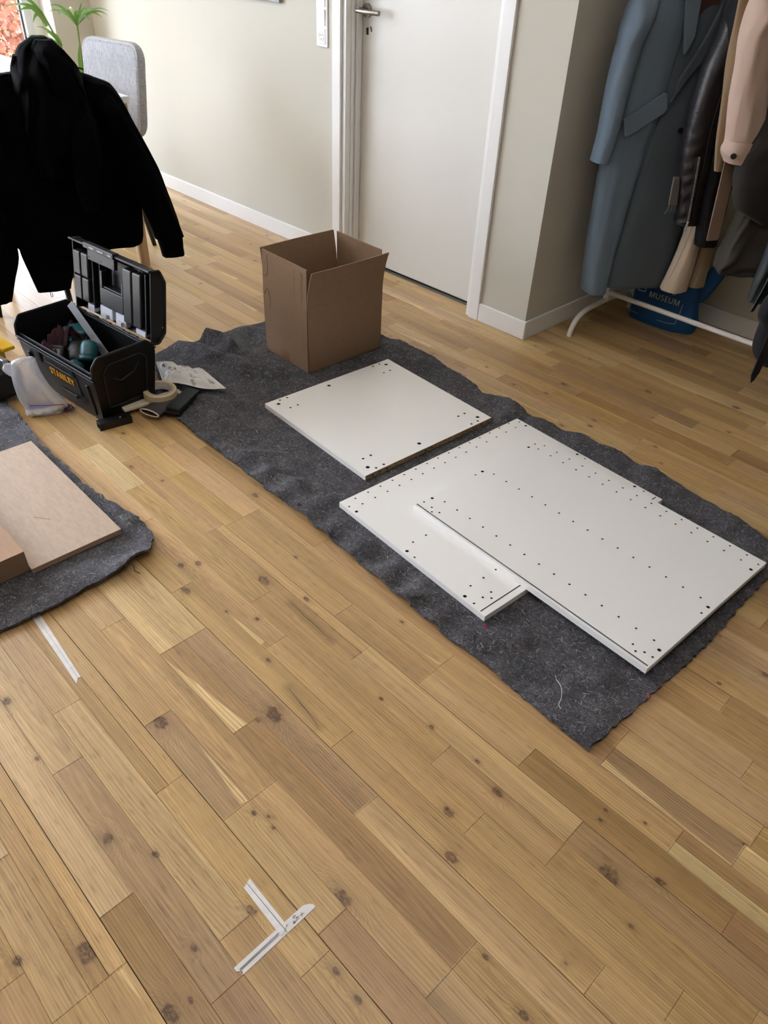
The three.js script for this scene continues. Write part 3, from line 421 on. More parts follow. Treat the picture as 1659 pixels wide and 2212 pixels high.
// ---------------------------------------------------------------- masking tape marks on the floor
const tapeT = paint(256, 128, (x, y) => { const n = 0.93 + 0.1 * fbm(x / 14, y / 30) + 0.05 * (N(x / 2, y / 2) - 0.5); return [234 * n, 230 * n, 226 * n]; });
const tapeM = M(0xffffff, 0.6, { map: tapeT }), inkM = M(0x2b2b30, 0.7), pencilM = M(0x77757a, 0.7);
const strip = (pts, y) => prism(pts, y, y + 0.0005), ink = (pts, r = 0.0008, y = 0.0012) => merge(pts.slice(1).map((p, i) => { const a = pts[i], dx = p[0] - a[0], dz = p[1] - a[1], l = Math.hypot(dx, dz), g = new THREE.BoxGeometry(l + r, 0.0003, r * 2); g.rotateY(-Math.atan2(dz, dx)); g.translate((a[0] + p[0]) / 2, y, (a[1] + p[1]) / 2); return g; }));
{
  const t = thing('masking_tape_strip', 'white masking tape strip running out from under the curled felt blanket', 'tape', [0, 0, 0]);
  part('tape', strip([[0.1, 2.259], [0.1, 2.239], [0.222, 2.239], [0.455, 2.256], [0.452, 2.262], [0.466, 2.272], [0.206, 2.258]], 0.0002), tapeM, t);
  part('pencil_line', ink([[0.12, 2.248], [0.225, 2.249], [0.452, 2.262]], 0.00025, 0.0009), pencilM, t);
  const a = thing('masking_tape_strip', 'shorter white tape strip with its end laid over the crossing strip', 'tape', [0, 0, 0]);
  part('tape', strip([[1.096, 2.248], [1.1, 2.257], [1.103, 2.266], [1.2, 2.268], [1.216, 2.267], [1.212, 2.258], [1.207, 2.249]], 0.0009), tapeM, a);
  part('pencil_line', ink([[1.101, 2.257], [1.217, 2.256]], 0.0004, 0.0016), inkM, a);
  const b = thing('masking_tape_strip', 'longer white tape strip with a handwritten arrow crossing under the shorter strip', 'tape', [0, 0, 0]);
  part('tape', strip([[1.2005, 2.2075], [1.205, 2.198], [1.211, 2.192], [1.218, 2.192], [1.2195, 2.352], [1.214, 2.349], [1.208, 2.357], [1.2005, 2.357]], 0.0002), tapeM, b);
  part('pencil_line', [ink([[1.209, 2.351], [1.208, 2.272], [1.2078, 2.248]], 0.0004, 0.001), ink([[1.211, 2.351], [1.2105, 2.27]], 0.0003, 0.001)], inkM, b);
  const w = 0.0004; part('handwriting', [ink([[1.2125, 2.2265], [1.2128, 2.239]], w, 0.001), ink([[1.21, 2.235], [1.2128, 2.239], [1.2145, 2.235]], w, 0.001), ink([[1.212, 2.214], [1.2105, 2.2225]], w, 0.001), ink([[1.208, 2.217], [1.2145, 2.2195]], w, 0.001),
    ink([[1.2105, 2.2245], [1.2085, 2.229], [1.2105, 2.2305]], w, 0.001), ink([[1.2085, 2.229], [1.2105, 2.2265]], w, 0.001), ink([[1.2065, 2.228], [1.204, 2.2285], [1.2035, 2.232], [1.2055, 2.2335], [1.207, 2.231], [1.2055, 2.2305]], w, 0.001)], inkM, b);
}
// ---------------------------------------------------------------- outside
struct('terrace_ground', box2(-30, -0.3, -20, XL - 0.3, -0.02, 25), M(0xb8b2a6, 0.95));
function leafCloud(r, n, pos, size) { // small folded leaves
  const p = [], q = new THREE.Quaternion(), e = new THREE.Euler();
  for (let i = 0; i < n; i++) { const c = pos(i), s = size * (0.6 + r() * 0.8); q.setFromEuler(e.set(r() * 6, r() * 6, r() * 6)); const v = [[0, 0, 0], [0.45, 0.4, 0.1], [0, 1, 0], [-0.45, 0.4, 0.1]].map((a) => V3(...a).multiplyScalar(s).applyQuaternion(q).add(c)); for (const k of [0, 1, 2, 0, 2, 3]) p.push(v[k].x, v[k].y, v[k].z); }
  const g = new THREE.BufferGeometry(); g.setAttribute('position', new THREE.Float32BufferAttribute(p, 3)); g.computeVertexNormals(); return g;
}
{
  const r = rng(77), t = thing('autumn_bush', 'bush with orange autumn leaves seen through the window', 'bush', [-6.9, -0.02, -0.75]);
  const leaf = (c) => M(c, 0.9, { transmission: 0.3, thickness: 0 });
  const ball = () => { const a = r() * 6.28, b = Math.acos(2 * r() - 1), k = 0.75 * Math.cbrt(r()); return V3(k * Math.sin(b) * Math.cos(a) * 0.8, 0.65 + k * 0.75 * Math.cos(b), k * Math.sin(b) * Math.sin(a) * 1.2); };
  part('foliage', leafCloud(r, 2600, ball, 0.06), leaf(0x6e3519), t).userData.kind = 'stuff';
  part('foliage', leafCloud(r, 1200, ball, 0.05), leaf(0x8a5c3c), t).userData.kind = 'stuff';
  const st = []; for (let i = 0; i < 9; i++) { const a = r() * 6.28; st.push(rod([0.05 * Math.cos(a), 0, 0.05 * Math.sin(a)], [0.4 * Math.cos(a), 0.9, 0.6 * Math.sin(a)], 0.012, 6, 0.005)); } part('stems', st, M(0x4a3526, 0.9), t);
  const w = thing('garden_shrub', 'pale leafless shrub behind the orange bush outside', 'shrub', [-9.6, -0.02, -2.0]);
  const tw = []; for (let i = 0; i < 60; i++) { const a = r() * 6.28, k = 0.3 + r() * 0.9; tw.push(rod([0.1 * Math.cos(a), 0, 0.1 * Math.sin(a)], [k * Math.cos(a), 0.8 + r() * 0.9, k * 1.4 * Math.sin(a)], 0.012, 5, 0.003)); } part('twigs', tw, M(0x3d3630, 0.9), w).userData.kind = 'stuff';
}
// ---------------------------------------------------------------- wall fittings
{
  const t = thing('switch_panel', 'white vertical panel with two light switches above a power socket', 'switch', [-1.315, 0.939, 0.0]), w = M(0xf1f1f0, 0.35), dk = M(0x3a3a3a, 0.6);
  part('cover_frame', box2(-0.037, 0, 0, 0.037, 0.222, 0.008, 0.003), w, t);
  for (const y of [0.078, 0.148]) part('rocker', mv(bx(0.05, 0.062, 0.006, 0, 0, 0, 0.002), 0, y + 0.034, 0.0095, 0.06), w, t);
  const s = part('socket', box2(-0.0255, 0.012, 0.006, 0.0255, 0.07, 0.0105, 0.002), w, t);
  const ring = mv(new THREE.TorusGeometry(0.0175, 0.0016, 8, 32), 0, 0.041, 0.0105); part('socket_rim', ring, w, s);
  for (const [x, y] of [[-0.0065, 0.046], [0.0065, 0.046], [0, 0.031]]) part('socket_hole', mv(new THREE.CircleGeometry(0.0026, 12), x, y, 0.0107), dk, s);
  const p = thing('picture_frame', 'thin grey framed picture whose lower edge shows at the top of the wall', 'picture', [-1.85, 1.081, 0.0]);
  part('frame', [box2(-0.25, 0, 0, 0.25, 0.012, 0.02, 0.002), box2(-0.25, 0.48, 0, 0.25, 0.5, 0.02, 0.002), box2(-0.25, 0.012, 0, -0.238, 0.48, 0.02, 0.002), box2(0.238, 0.012, 0, 0.25, 0.48, 0.02, 0.002)], M(0x8f9092, 0.4), p);
  part('print', box2(-0.238, 0.012, 0.002, 0.238, 0.488, 0.008), M(0xd8d8d4, 0.6), p);
}
// ---------------------------------------------------------------- table, chairs
const weaveT = paint(256, 256, (x, y) => { const v = 205 + 60 * ((Math.sin(x * Math.PI / 4) + Math.sin(y * Math.PI / 4)) * 0.25 + N(x / 3, y / 2) - 0.5) + 70 * (N(x / 1.5, y / 40) - 0.5); return [v, v, v * 1.01]; });
const chairM = M(0xd7d6d8, 0.9, { map: scaled(weaveT, 7), bumpMap: scaled(weaveT, 7), bumpScale: 0.001, sheen: 0.3, sheenRoughness: 0.6 }), pipeM = M(0xb9b6b4, 0.8), legM = M(0x0d0d0e, 0.45);
{
  const t = thing('table', 'white table top on pale wooden legs behind the black clothes', 'table', [-2.46, 0, 1.34]);
  part('table_top', box2(-0.75, 0.722, -0.56, 0.75, 0.75, 0.56, 0.003), M(0xeef0f0, 0.3), t);
  const wood = M(0xc2a27c, 0.55); part('apron', [box2(-0.7, 0.67, -0.52, 0.7, 0.722, -0.5), box2(-0.7, 0.67, 0.5, 0.7, 0.722, 0.52), box2(0.68, 0.67, -0.5, 0.7, 0.722, 0.5), box2(-0.7, 0.67, -0.5, -0.68, 0.722, 0.5)], M(0x9d9d9a, 0.5), t);
  for (const sx of [-1, 1]) for (const sz of [-1, 1]) part('leg', mv(new THREE.CylinderGeometry(0.036, 0.03, 0.722, 4), 0, 0.361, 0, 0, Math.PI / 4).translate(sx * 0.715, 0, sz * 0.525), wood, t);
}
function makeChair(label, p, turn, BW = 0.2) {
  const t = thing('dining_chair', label, 'chair', p, turn);
  const rr = (w, h, r) => { const s = new THREE.Shape(); s.moveTo(-w + r, -h); s.lineTo(w - r, -h); s.quadraticCurveTo(w, -h, w, -h + r); s.lineTo(w, h - r); s.quadraticCurveTo(w, h, w - r, h); s.lineTo(-w + r, h); s.quadraticCurveTo(-w, h, -w, h - r); s.lineTo(-w, -h + r); s.quadraticCurveTo(-w, -h, -w + r, -h); return s; };
  const pad = (w, h, d, r, b) => new THREE.ExtrudeGeometry(rr(w - b, h - b, r), { depth: d - 2 * b, bevelEnabled: true, bevelThickness: b, bevelSize: b, bevelSegments: 5, curveSegments: 12 }).translate(0, 0, b);
  const bend = (g) => { const q = g.attributes.position; for (let i = 0; i < q.count; i++) q.setZ(i, q.getZ(i) + 0.25 * q.getX(i) ** 2); g.computeVertexNormals(); return g; };
  part('backrest', mv(bend(pad(BW, 0.2, 0.055, 0.06, 0.022)), 0, 0.71, -0.26, -0.14), chairM, t);
  const pts = rr(BW - 0.01, 0.19, 0.055).getPoints(12).map((q) => [q.x, q.y, 0.048 + 0.25 * q.x * q.x]); pts.push(pts[0]);
  part('piping', mv(tube(pts, 0.0035, 120, 6), 0, 0.71, -0.26, -0.14), pipeM, t);
  part('seat', mv(pad(0.21, 0.2, 0.06, 0.07, 0.025), 0, 0.5, -0.01, Math.PI / 2), chairM, t);
  for (const sx of [-1, 1]) for (const sz of [-1, 1]) part('leg', rod([sx * 0.12, 0.45, sz * 0.12], [sx * 0.147, 0, sz * 0.2], 0.018, 12, 0.011), legM, t);
  return t;
}
makeChair('light grey fabric dining chair by the wall, tucked behind the white table', [-2.064, 0, 0.855], 0.2);
makeChair('dining chair covered by the black jacket with only dark legs showing', [-1.69, 0, 1.378], -2.048);
// ---------------------------------------------------------------- black clothes over the chair
const knitT = paint(256, 256, (x, y) => { const v = 128 + 60 * (N(x / 1.6, y / 3) - 0.5) + 40 * (N(x / 7, y / 7) - 0.5); return [v, v, v]; }, true, false);
const blackM = M(0x020203, 0.9, { bumpMap: scaled(knitT, 8), bumpScale: 0.0012, specularIntensity: 0.15, sheen: 0.1, sheenRoughness: 0.3, sheenColor: new THREE.Color(0.02, 0.02, 0.025) });
const hoodM = M(0x040405, 0.95, { bumpMap: scaled(knitT, 8), bumpScale: 0.0012, specularIntensity: 0.15, sheen: 0.45, sheenRoughness: 0.22, sheenColor: new THREE.Color(0.11, 0.11, 0.12) });
const folds = (a, b, ku = 7, kv = 3, sd = 0) => (u, v) => { const w = u * Math.PI * 2, c = Math.cos(w), s = Math.sin(w); return [a * (N(c * 2 + 5 + sd, s * 2 + 5 + v * kv) - 0.5) * 2, b * (Math.sin(c * ku + 3 * N(c * 2 + sd, v * kv + s)) * 0.6 + (N(c * 4 + 9 + sd, v * 6 + s * 4) - 0.5))]; };
{
  const O = [-1.42, 1.43], U = [0.3, -0.95];
  const t = thing('jacket', 'black jacket hung over a dining chair with long sleeves hanging down', 'jacket', [0, 0, 0]);
  part('body', garment(O, U, [[0.919, 0.009, 0.267, 0.03], [0.899, -0.064, 0.327, 0.05], [0.851, -0.106, 0.378, 0.06], [0.766, -0.127, 0.408, 0.06], [0.555, -0.127, 0.418, 0.055], [0.418, -0.106, 0.426, 0.055], [0.314, -0.074, 0.423, 0.06], [0.278, -0.043, 0.413, 0.055]], folds(0.05, 0.25), 64, 8), blackM, t);
  part('sleeve', garment(O, U, [[0.897, 0.236, 0.332, 0.04], [0.871, 0.236, 0.388, 0.055], [0.825, 0.256, 0.418, 0.06], [0.732, 0.307, 0.456, 0.06], [0.598, 0.358, 0.510, 0.058, 0.01], [0.475, 0.408, 0.541, 0.052, 0.02], [0.363, 0.450, 0.571, 0.047, 0.02], [0.296, 0.463, 0.585, 0.045, 0.02]], folds(0.05, 0.2, 5, 5, 3), 40, 8), blackM, t);
  part('cuff', garment(O, U, [[0.301, 0.472, 0.580, 0.04, 0.02], [0.260, 0.478, 0.578, 0.037, 0.02], [0.216, 0.485, 0.579, 0.037, 0.02]], folds(0.02, 0.1, 9, 2), 32), blackM, t);
  part('sleeve', garment(O, U, [[0.899, -0.148, 0.020, 0.04], [0.845, -0.212, -0.001, 0.06], [0.649, -0.297, -0.064, 0.06], [0.434, -0.308, -0.074, 0.055, 0.01], [0.285, -0.287, -0.080, 0.05, 0.02], [0.188, -0.265, -0.117, 0.045, 0.02], [0.112, -0.254, -0.148, 0.04, 0.02]], folds(0.05, 0.2, 5, 5, 8), 40, 8), blackM, t);
  part('front_panel', garment(O, U, [[0.402, -0.074, 0.154, 0.02, 0.03], [0.296, -0.069, 0.133, 0.018, 0.035], [0.201, -0.056, 0.111, 0.016, 0.03], [0.132, -0.044, 0.088, 0.014, 0.03]], folds(0.03, 0.3, 5, 3, 5), 40, 8), blackM, t);
  const z = V3(-1.385, 0, 1.435);
  part('zip_pull', [tube([[z.x, 0.134, z.z], [z.x, 0.126, z.z + 0.003], [z.x, 0.108, z.z + 0.002], [z.x, 0.108, z.z - 0.004], [z.x, 0.124, z.z - 0.003]], 0.0014, 20, 6)], M(0x8a8a8a, 0.3, { metalness: 1 }), t);
  const h = thing('hoodie', 'black soft hooded top heaped over the chair back on the jacket', 'hoodie', [0, 0, 0]);
  part('body', garment(O, U, [[1.030, 0.139, 0.190, 0.03, 0.02], [1.010, 0.103, 0.218, 0.07, 0.03], [0.968, 0.082, 0.254, 0.1, 0.03], [0.915, 0.072, 0.275, 0.11, 0.05], [0.831, 0.061, 0.277, 0.1, 0.07], [0.714, 0.055, 0.226, 0.06, 0.09], [0.587, 0.072, 0.185, 0.05, 0.08]], folds(0.14, 0.22, 6, 5, 11), 64, 10), hoodM, h);
  part('hood', garment(O, U, [[1.026, 0.144, 0.205, 0.03, 0.07], [0.999, 0.123, 0.231, 0.07, 0.08], [0.936, 0.134, 0.267, 0.075, 0.1], [0.853, 0.154, 0.279, 0.06, 0.11], [0.770, 0.180, 0.285, 0.045, 0.11]], folds(0.1, 0.2, 5, 4, 2), 48, 8), hoodM, h);
  part('sleeve', garment(O, U, [[0.874, 0.164, 0.272, 0.05, 0.1], [0.742, 0.180, 0.294, 0.055, 0.12], [0.622, 0.175, 0.285, 0.05, 0.12], [0.538, 0.180, 0.261, 0.045, 0.12], [0.459, 0.185, 0.243, 0.035, 0.12]], folds(0.07, 0.18, 4, 5, 6), 40, 8), hoodM, h);
  part('collar', garment(O, U, [[0.976, 0.066, 0.133, 0.03, 0.03], [0.934, 0.051, 0.123, 0.05, 0.05], [0.871, 0.040, 0.113, 0.05, 0.06], [0.786, 0.051, 0.123, 0.04, 0.08]], folds(0.12, 0.2, 4, 5, 14), 40, 8), hoodM, h);
  part('drawstring', tube([[-1.338, 0.931, 1.175], [-1.333, 0.928, 1.16], [-1.332, 0.922, 1.145]], 0.003, 10, 6), M(0x141414, 0.8), h);
}
// ---------------------------------------------------------------- potted palm
{
  const t = thing('potted_palm', 'green palm with long arching leaflets in the corner behind the chair', 'plant', [-2.9, 0, 0.45]), ux = 0.377, uz = -0.926, r = rng(9);
  part('pot', new THREE.LatheGeometry([[0, 0], [0.12, 0], [0.13, 0.02], [0.16, 0.28], [0.165, 0.3], [0.15, 0.3], [0.145, 0.26], [0, 0.26]].map((p) => V2(...p)), 36), M(0x6b665f, 0.6), t);
  const W = (u, y, f = 0) => [u * ux + f * 0.926, y, u * uz + f * 0.377];
  const leafM = M(0x6f9a42, 0.5, { transmission: 0.3, thickness: 0 }), leafL = M(0x9fbf86, 0.45, { transmission: 0.3, thickness: 0 });
  const blade = (a, b, c, w) => { const k = new THREE.QuadraticBezierCurve3(V3(...W(...a)), V3(...W(...b)), V3(...W(...c))); return surf(4, 14, (u, v) => { const p = k.getPoint(v), d = k.getTangent(v), s = V3(-d.y, 0, 0).lengthSq() >= 0 ? V3(ux, 0, uz) : V3(1, 0, 0); const side = V3().crossVectors(d, V3(0.926, 0.2, 0.377)).normalize(); const ww = 0.75 * w * Math.sin(Math.PI * Math.min(1, 0.08 + v * 0.95)) ** 0.7 * (1 - 0.35 * v), q = (u - 0.5) * 2; return [p.x + side.x * ww * q + 0.926 * ww * 0.35 * Math.abs(q), p.y + side.y * ww * q, p.z + side.z * ww * q + 0.377 * ww * 0.35 * Math.abs(q)]; }); };
  const stem = (pts, r0) => tube(pts.map((p) => W(...p)), r0, 24, 8);
  const A = [[-0.042, 0.936, -0.02, 0.99, 0.012], [0.006, 0.938, 0.01, 0.985, 0.013], [0.069, 0.922, 0.05, 0.985, 0.016], [0.12, 0.905, 0.09, 0.965, 0.012], [0.187, 0.918, 0.126, 0.985, 0.008], [0.22, 0.927, 0.147, 0.99, 0.008], [0.236, 0.944, 0.147, 1.0, 0.007], [-0.0735, 0.965, -0.01, 1.005, 0.01], [0.1, 0.99, 0.075, 0.96, 0.008], [0.16, 0.93, 0.11, 0.975, 0.008]];
  for (let i = 0; i < 6; i++) A.push([-0.09 + i * 0.055, 0.93 - 0.02 * (i % 2), -0.02 + i * 0.03, 0.985 + 0.012 * (i % 3), 0.007]);
  A.forEach(([x, y, cx, cy, w], i) => part('leaflet', blade([0.048, 0.882, 0], [cx, cy, 0.03 - i * 0.006], [x, y, 0.06 - i * 0.015], w), i % 3 ? leafM : leafL, t));
  const B = [[-0.105, 0.88, -0.125, 0.975, -0.215, 0.985, 0.022], [-0.12, 0.93, -0.15, 0.955, -0.172, 0.895, 0.012], [-0.12, 0.95, -0.2, 1.0, -0.31, 0.965, 0.01], [-0.12, 0.94, -0.18, 0.99, -0.25, 0.935, 0.01], [-0.115, 0.93, -0.16, 1.03, -0.27, 1.02, 0.012], [-0.05, 0.79, -0.075, 0.86, -0.115, 0.855, 0.02], [-0.06, 0.8, -0.13, 0.85, -0.235, 0.835, 0.012], [-0.06, 0.8, -0.15, 0.84, -0.265, 0.76, 0.01], [-0.05, 0.79, -0.1, 0.89, -0.16, 0.875, 0.009], [0.03, 0.62, 0.02, 0.72, 0.045, 0.8, 0.016], [-0.02, 0.72, 0.0, 0.66, 0.01, 0.62, 0.008]];
  B.forEach(([a, b, c, d, x, y, w], i) => part('leaflet', blade([a, b, 0], [c, d, 0.02], [x, y, 0.05 - 0.01 * i], w), i % 4 === 2 ? leafL : leafM, t));
  const sm_ = M(0x6e8443, 0.6);
  part('stem', stem([[0.01, 0.25, 0], [0.035, 0.6, 0], [0.048, 0.885, 0]], 0.005), sm_, t); part('stem', stem([[0, 0.25, 0], [-0.03, 0.6, 0], [-0.07, 0.82, 0], [-0.12, 0.95, 0]], 0.005), sm_, t); part('stem', stem([[0.0, 0.25, 0.02], [-0.03, 0.6, 0.02], [-0.055, 0.8, 0]], 0.005), sm_, t);
}
// ---------------------------------------------------------------- open toolbox and tools
const onU = (O, U, u, y, f) => { const L = Math.hypot(...U); return [O[0] + U[0] / L * u - U[1] / L * f, y, O[1] + U[1] / L * u + U[0] / L * f]; };
const fontB = await new FontLoader().loadAsync('fonts/droid/droid_sans_bold.typeface.json'), fontR = await new FontLoader().loadAsync('fonts/droid/droid_sans_regular.typeface.json');
function letters(txt, size, depth, font = fontB, sx = 1) { const g = new TextGeometry(txt, { font, size, depth, curveSegments: 4, bevelEnabled: false }); g.scale(sx, 1, 1); g.computeBoundingBox(); const b = g.boundingBox; g.translate(-(b.min.x + b.max.x) / 2, -(b.min.y + b.max.y) / 2, 0); return g; }
const scuffT = paint(512, 512, (x, y) => { let v = 120 + 50 * (fbm(x / 50, y / 40) - 0.5); const s = N(x / 3 + y / 5, y / 60); if (s > 0.84) v += (s - 0.84) * 380; return [v, v, v]; }, true, false);
const plasticM = M(0x0c0c0d, 0.42, { roughnessMap: scuffT, specularIntensity: 0.6 }); plasticM.roughness = 0.8;
const plastic2 = M(0x131314, 0.45), plastic3 = M(0x070708, 0.6), paleM = M(0xb9bcc2, 0.6);
const each = (n, gs, m, p) => gs.forEach((g) => part(n, g, m, p));
const TB = [-0.739, 0, 1.6], TBA = 0.104;
{
  const t = thing('toolbox', 'open black plastic toolbox with upright lid and yellow lettering', 'toolbox', TB, TBA);
  const L0 = 0.215, L1 = 0.236, D0 = 0.105, D1 = 0.124, H = 0.187, w = 0.006;
  const wall = (a, b, c, d, th) => { // four corner points (x,y,z), thickness vector
    const q = [a, b, c, d].map((p) => V3(...p)), k = V3(...th), o = q.map((p) => p.clone().add(k)), P = [], f = (A, B, C, D) => { for (const v of [A, B, C, A, C, D]) P.push(v.x, v.y, v.z); };
    f(q[0], q[1], q[2], q[3]); f(o[3], o[2], o[1], o[0]); for (let i = 0; i < 4; i++) { const j = (i + 1) % 4; f(q[i], o[i], o[j], q[j]); }
    const g = new THREE.BufferGeometry(); g.setAttribute('position', new THREE.Float32BufferAttribute(P, 3)); g.computeVertexNormals(); return g;
  };
  const front = wall([-L0, 0.004, D0], [L0, 0.004, D0], [L1, H, D1], [-L1, H, D1], [0, 0, -w]), back = wall([-L0, 0.004, -D0], [L0, 0.004, -D0], [L1, 0.214, -D1], [-L1, 0.214, -D1], [0, 0, w]);
  const endProfile = (s) => { const pts = [[-D0, 0.004], [D0, 0.004], [D1, H], [D1 - 0.004, 0.222], [0.098, 0.25], [-0.09, 0.25], [-D1 + 0.006, 0.226], [-D1, 0.2]]; const g = extr(pts, 0.006, 0.001); const p = g.attributes.position; for (let i = 0; i < p.count; i++) { const z = p.getX(i), y = p.getY(i), d = p.getZ(i); p.setXYZ(i, s * (lerp(L0, L1, (y - 0.004) / 0.19) - d), y, z); } if (s > 0) { const a = p.array; for (let i = 0; i < a.length; i += 9) for (let k = 0; k < 3; k++) { const m = a[i + k]; a[i + k] = a[i + 3 + k]; a[i + 3 + k] = m; } } g.computeVertexNormals(); return g; };
  part('tub', [front, back, box2(-L0, 0.004, -D0, L0, 0.01, D0)], plasticM, t);
  for (const s of [-1, 1]) {
    const e = part('end_wall', endProfile(s), plasticM, t);
    const rimPts = [[D1, H], [D1 - 0.004, 0.222], [0.098, 0.25], [-0.09, 0.25], [-D1 + 0.006, 0.226]].map(([z, y]) => [s * lerp(L0, L1, (y - 0.004) / 0.19) - s * 0.003, y, z]);
    part('end_rim', tube(rimPts, 0.0045, 40, 8, false), plastic2, e);
    const fr = (k) => [[0.075 * k, 0.05], [0.085 * k, 0.19], [0.06 * k, 0.215], [-0.06 * k, 0.215], [-0.085 * k, 0.19], [-0.075 * k, 0.05], [0.075 * k, 0.05]].map(([z, y]) => [s * (lerp(L0, L1, (y - 0.004) / 0.19) + 0.001), y, z]);
    part('raised_outline', tube(fr(1), 0.0028, 60, 6, false), plastic2, e); part('raised_outline', tube([[0.05, 0.16], [0.02, 0.14], [-0.03, 0.155], [-0.05, 0.185]].map(([z, y]) => [s * (lerp(L0, L1, (y - 0.004) / 0.19) + 0.001), y, z]), 0.003, 30, 6, false), plastic2, e);
  }
  part('front_rim', [box2(-L1, H - 0.006, D1 - 0.012, L1, H, D1 + 0.005, 0.0015), box2(-L1, H + 0.001, D1 - 0.012, L1, H + 0.006, D1 - 0.009, 0.001), box2(-L1, H - 0.018, D1 - 0.001, L1, H - 0.014, D1 + 0.003, 0.001)], plastic2, t);
  part('back_rim', [box2(-L1, 0.208, -D1 - 0.006, L1, 0.214, -D1 + 0.012, 0.0015), box2(-L1, 0.216, -D1 + 0.006, L1, 0.22, -D1 + 0.009, 0.001)], plastic2, t);
  const lean = Math.atan2(D1 - D0, H - 0.004), onFront = (g, x, y, o = 0) => mv(g, x, y, lerp(D0, D1, (y - 0.004) / (H - 0.004)) + o, lean);
  part('front_panel', [onFront(bx(0.2, 0.07, 0.002, 0, 0, 0, 0.001), 0.02, 0.105, 0.001), onFront(bx(0.012, 0.12, 0.008, 0, 0, 0, 0.002), 0.18, 0.08, 0.002), onFront(bx(0.012, 0.12, 0.008, 0, 0, 0, 0.002), -0.18, 0.08, 0.002), onFront(bx(0.1, 0.012, 0.006, 0, 0, 0, 0.002), 0.03, 0.05, 0.002)], plastic2, t);
  for (const [x, y] of [[-0.11, 0.145], [0.1, 0.16]]) part('latch_slot', onFront(bx(0.022, 0.04, 0.003, 0, 0, 0, 0.001), x, y, 0.0022), plastic3, t);
  part('lettering', onFront(letters('STANLEY', 0.026, 0.0012, fontB, 1.0), 0.02, 0.112, 0.0024), M(0xe0a021, 0.5), t, 'yellow block lettering on the front');
  each('foot', [box2(L0 - 0.05, 0, D0 - 0.02, L0 - 0.01, 0.004, D0), box2(-L0 + 0.01, 0, D0 - 0.02, -L0 + 0.05, 0.004, D0), box2(L0 - 0.05, 0, -D0, L0 - 0.01, 0.004, -D0 + 0.02), box2(-L0 + 0.01, 0, -D0, -L0 + 0.05, 0.004, -D0 + 0.02)], plastic3, t);
  // lid, standing open on its hinge
  const lid = new THREE.Group(); lid.name = 'lid'; lid.position.set(-0.018, 0.216, -0.13); lid.rotation.x = -0.16; t.add(lid);
  const LW = 0.23, LH = 0.245, LD = 0.056, lp = (n, g, m, l) => part(n, g, m, lid, l);
  const prof = [[0, -0.004], [LD * 0.55, -0.004], [LD, 0.03], [LD, LH - 0.04], [LD * 0.6, LH], [0, LH]]; // depth, height
  lp('lid_shell', [box2(-LW, 0.03, -LD, LW, LH - 0.03, -LD + 0.004), ...[-1, 1].map((s) => { const g = extr(prof, 0.006, 0.001); g.rotateY(Math.PI / 2); g.translate(s > 0 ? LW - 0.006 : -LW, 0, 0); return g; }), mv(bx(2 * LW, 0.004, LD * 0.75), 0, 0.012, -LD * 0.62, 0.75), mv(bx(2 * LW, 0.004, LD * 0.8), 0, LH - 0.016, -LD * 0.6, -0.75), box2(-LW, LH - 0.006, -LD * 0.55, LW, LH, 0.004, 0.001)], plasticM);
  lp('lid_rim', [tube(prof.map(([d, y]) => [LW, y, -d]), 0.005, 50, 8, false), tube(prof.map(([d, y]) => [-LW, y, -d]), 0.004, 50, 8, false), box2(-LW - 0.012, LH - 0.004, -0.004, LW, LH + 0.003, 0.008, 0.0015)], plastic2);
  const block = (x0, x1, y0, y1) => lp('compartment_lid', box2(x0, y0, -0.03, x1, y1, 0.004, 0.006), M(0x1c1d1f, 0.42));
  block(-0.225, -0.18, 0.125, 0.21); block(-0.176, -0.132, 0.125, 0.21); block(-0.225, -0.18, 0.035, 0.121); block(-0.176, -0.132, 0.035, 0.121);
  block(0.075, 0.125, 0.03, 0.22); block(0.13, 0.178, 0.03, 0.22);
  lp('tray', [box2(-0.075, 0.05, -0.03, 0.065, 0.112, -0.004, 0.003), box2(-0.075, 0.112, -0.05, 0.065, 0.118, -0.01, 0.002), box2(-0.075, 0.112, -0.03, -0.062, 0.17, -0.006, 0.002), box2(0.054, 0.112, -0.03, 0.065, 0.16, -0.004, 0.002), box2(-0.06, 0.11, -0.05, 0.054, 0.21, -0.046)], M(0x191a1c, 0.45));
  each('divider', [box2(-0.126, 0.02, -0.05, -0.118, 0.22, -0.008), box2(-0.1, 0.02, -0.05, -0.094, 0.22, -0.02), box2(0.19, 0.02, -0.05, 0.196, 0.225, -0.005)], plastic3, lid);
  lp('latch_plate', [box2(-0.13, 0.196, -0.012, 0.03, 0.238, 0.003, 0.002), box2(-0.14, 0.236, -0.012, 0.04, 0.256, 0.014, 0.003)], M(0x1e1f21, 0.45));
  each('latch_detail', [-0.12, -0.05, 0.018].map((x) => box2(x - 0.004, 0.204, 0.002, x + 0.004, 0.209, 0.0036)), plastic3, lid);
  each('latch_bar', [box2(-0.1, 0.243, 0.013, -0.07, 0.247, 0.016), box2(-0.05, 0.243, 0.013, -0.015, 0.247, 0.016), box2(0.01, 0.243, 0.013, 0.03, 0.247, 0.016)], paleM, lid);
  each('pale_insert', [box2(-0.16, 0.004, -0.034, -0.12, 0.03, -0.006, 0.002), box2(-0.085, 0.004, -0.036, -0.01, 0.044, -0.008, 0.003), box2(0.01, 0.004, -0.036, 0.072, 0.044, -0.008, 0.003), box2(0.13, 0.004, -0.034, 0.185, 0.024, -0.008, 0.002)], M(0xc4c7d2, 0.5), lid);
  each('insert_clip', [box2(-0.06, 0.004, -0.008, -0.035, 0.02, 0.003, 0.002), box2(0.03, 0.004, -0.008, 0.058, 0.02, 0.003, 0.002)], paleM, lid);
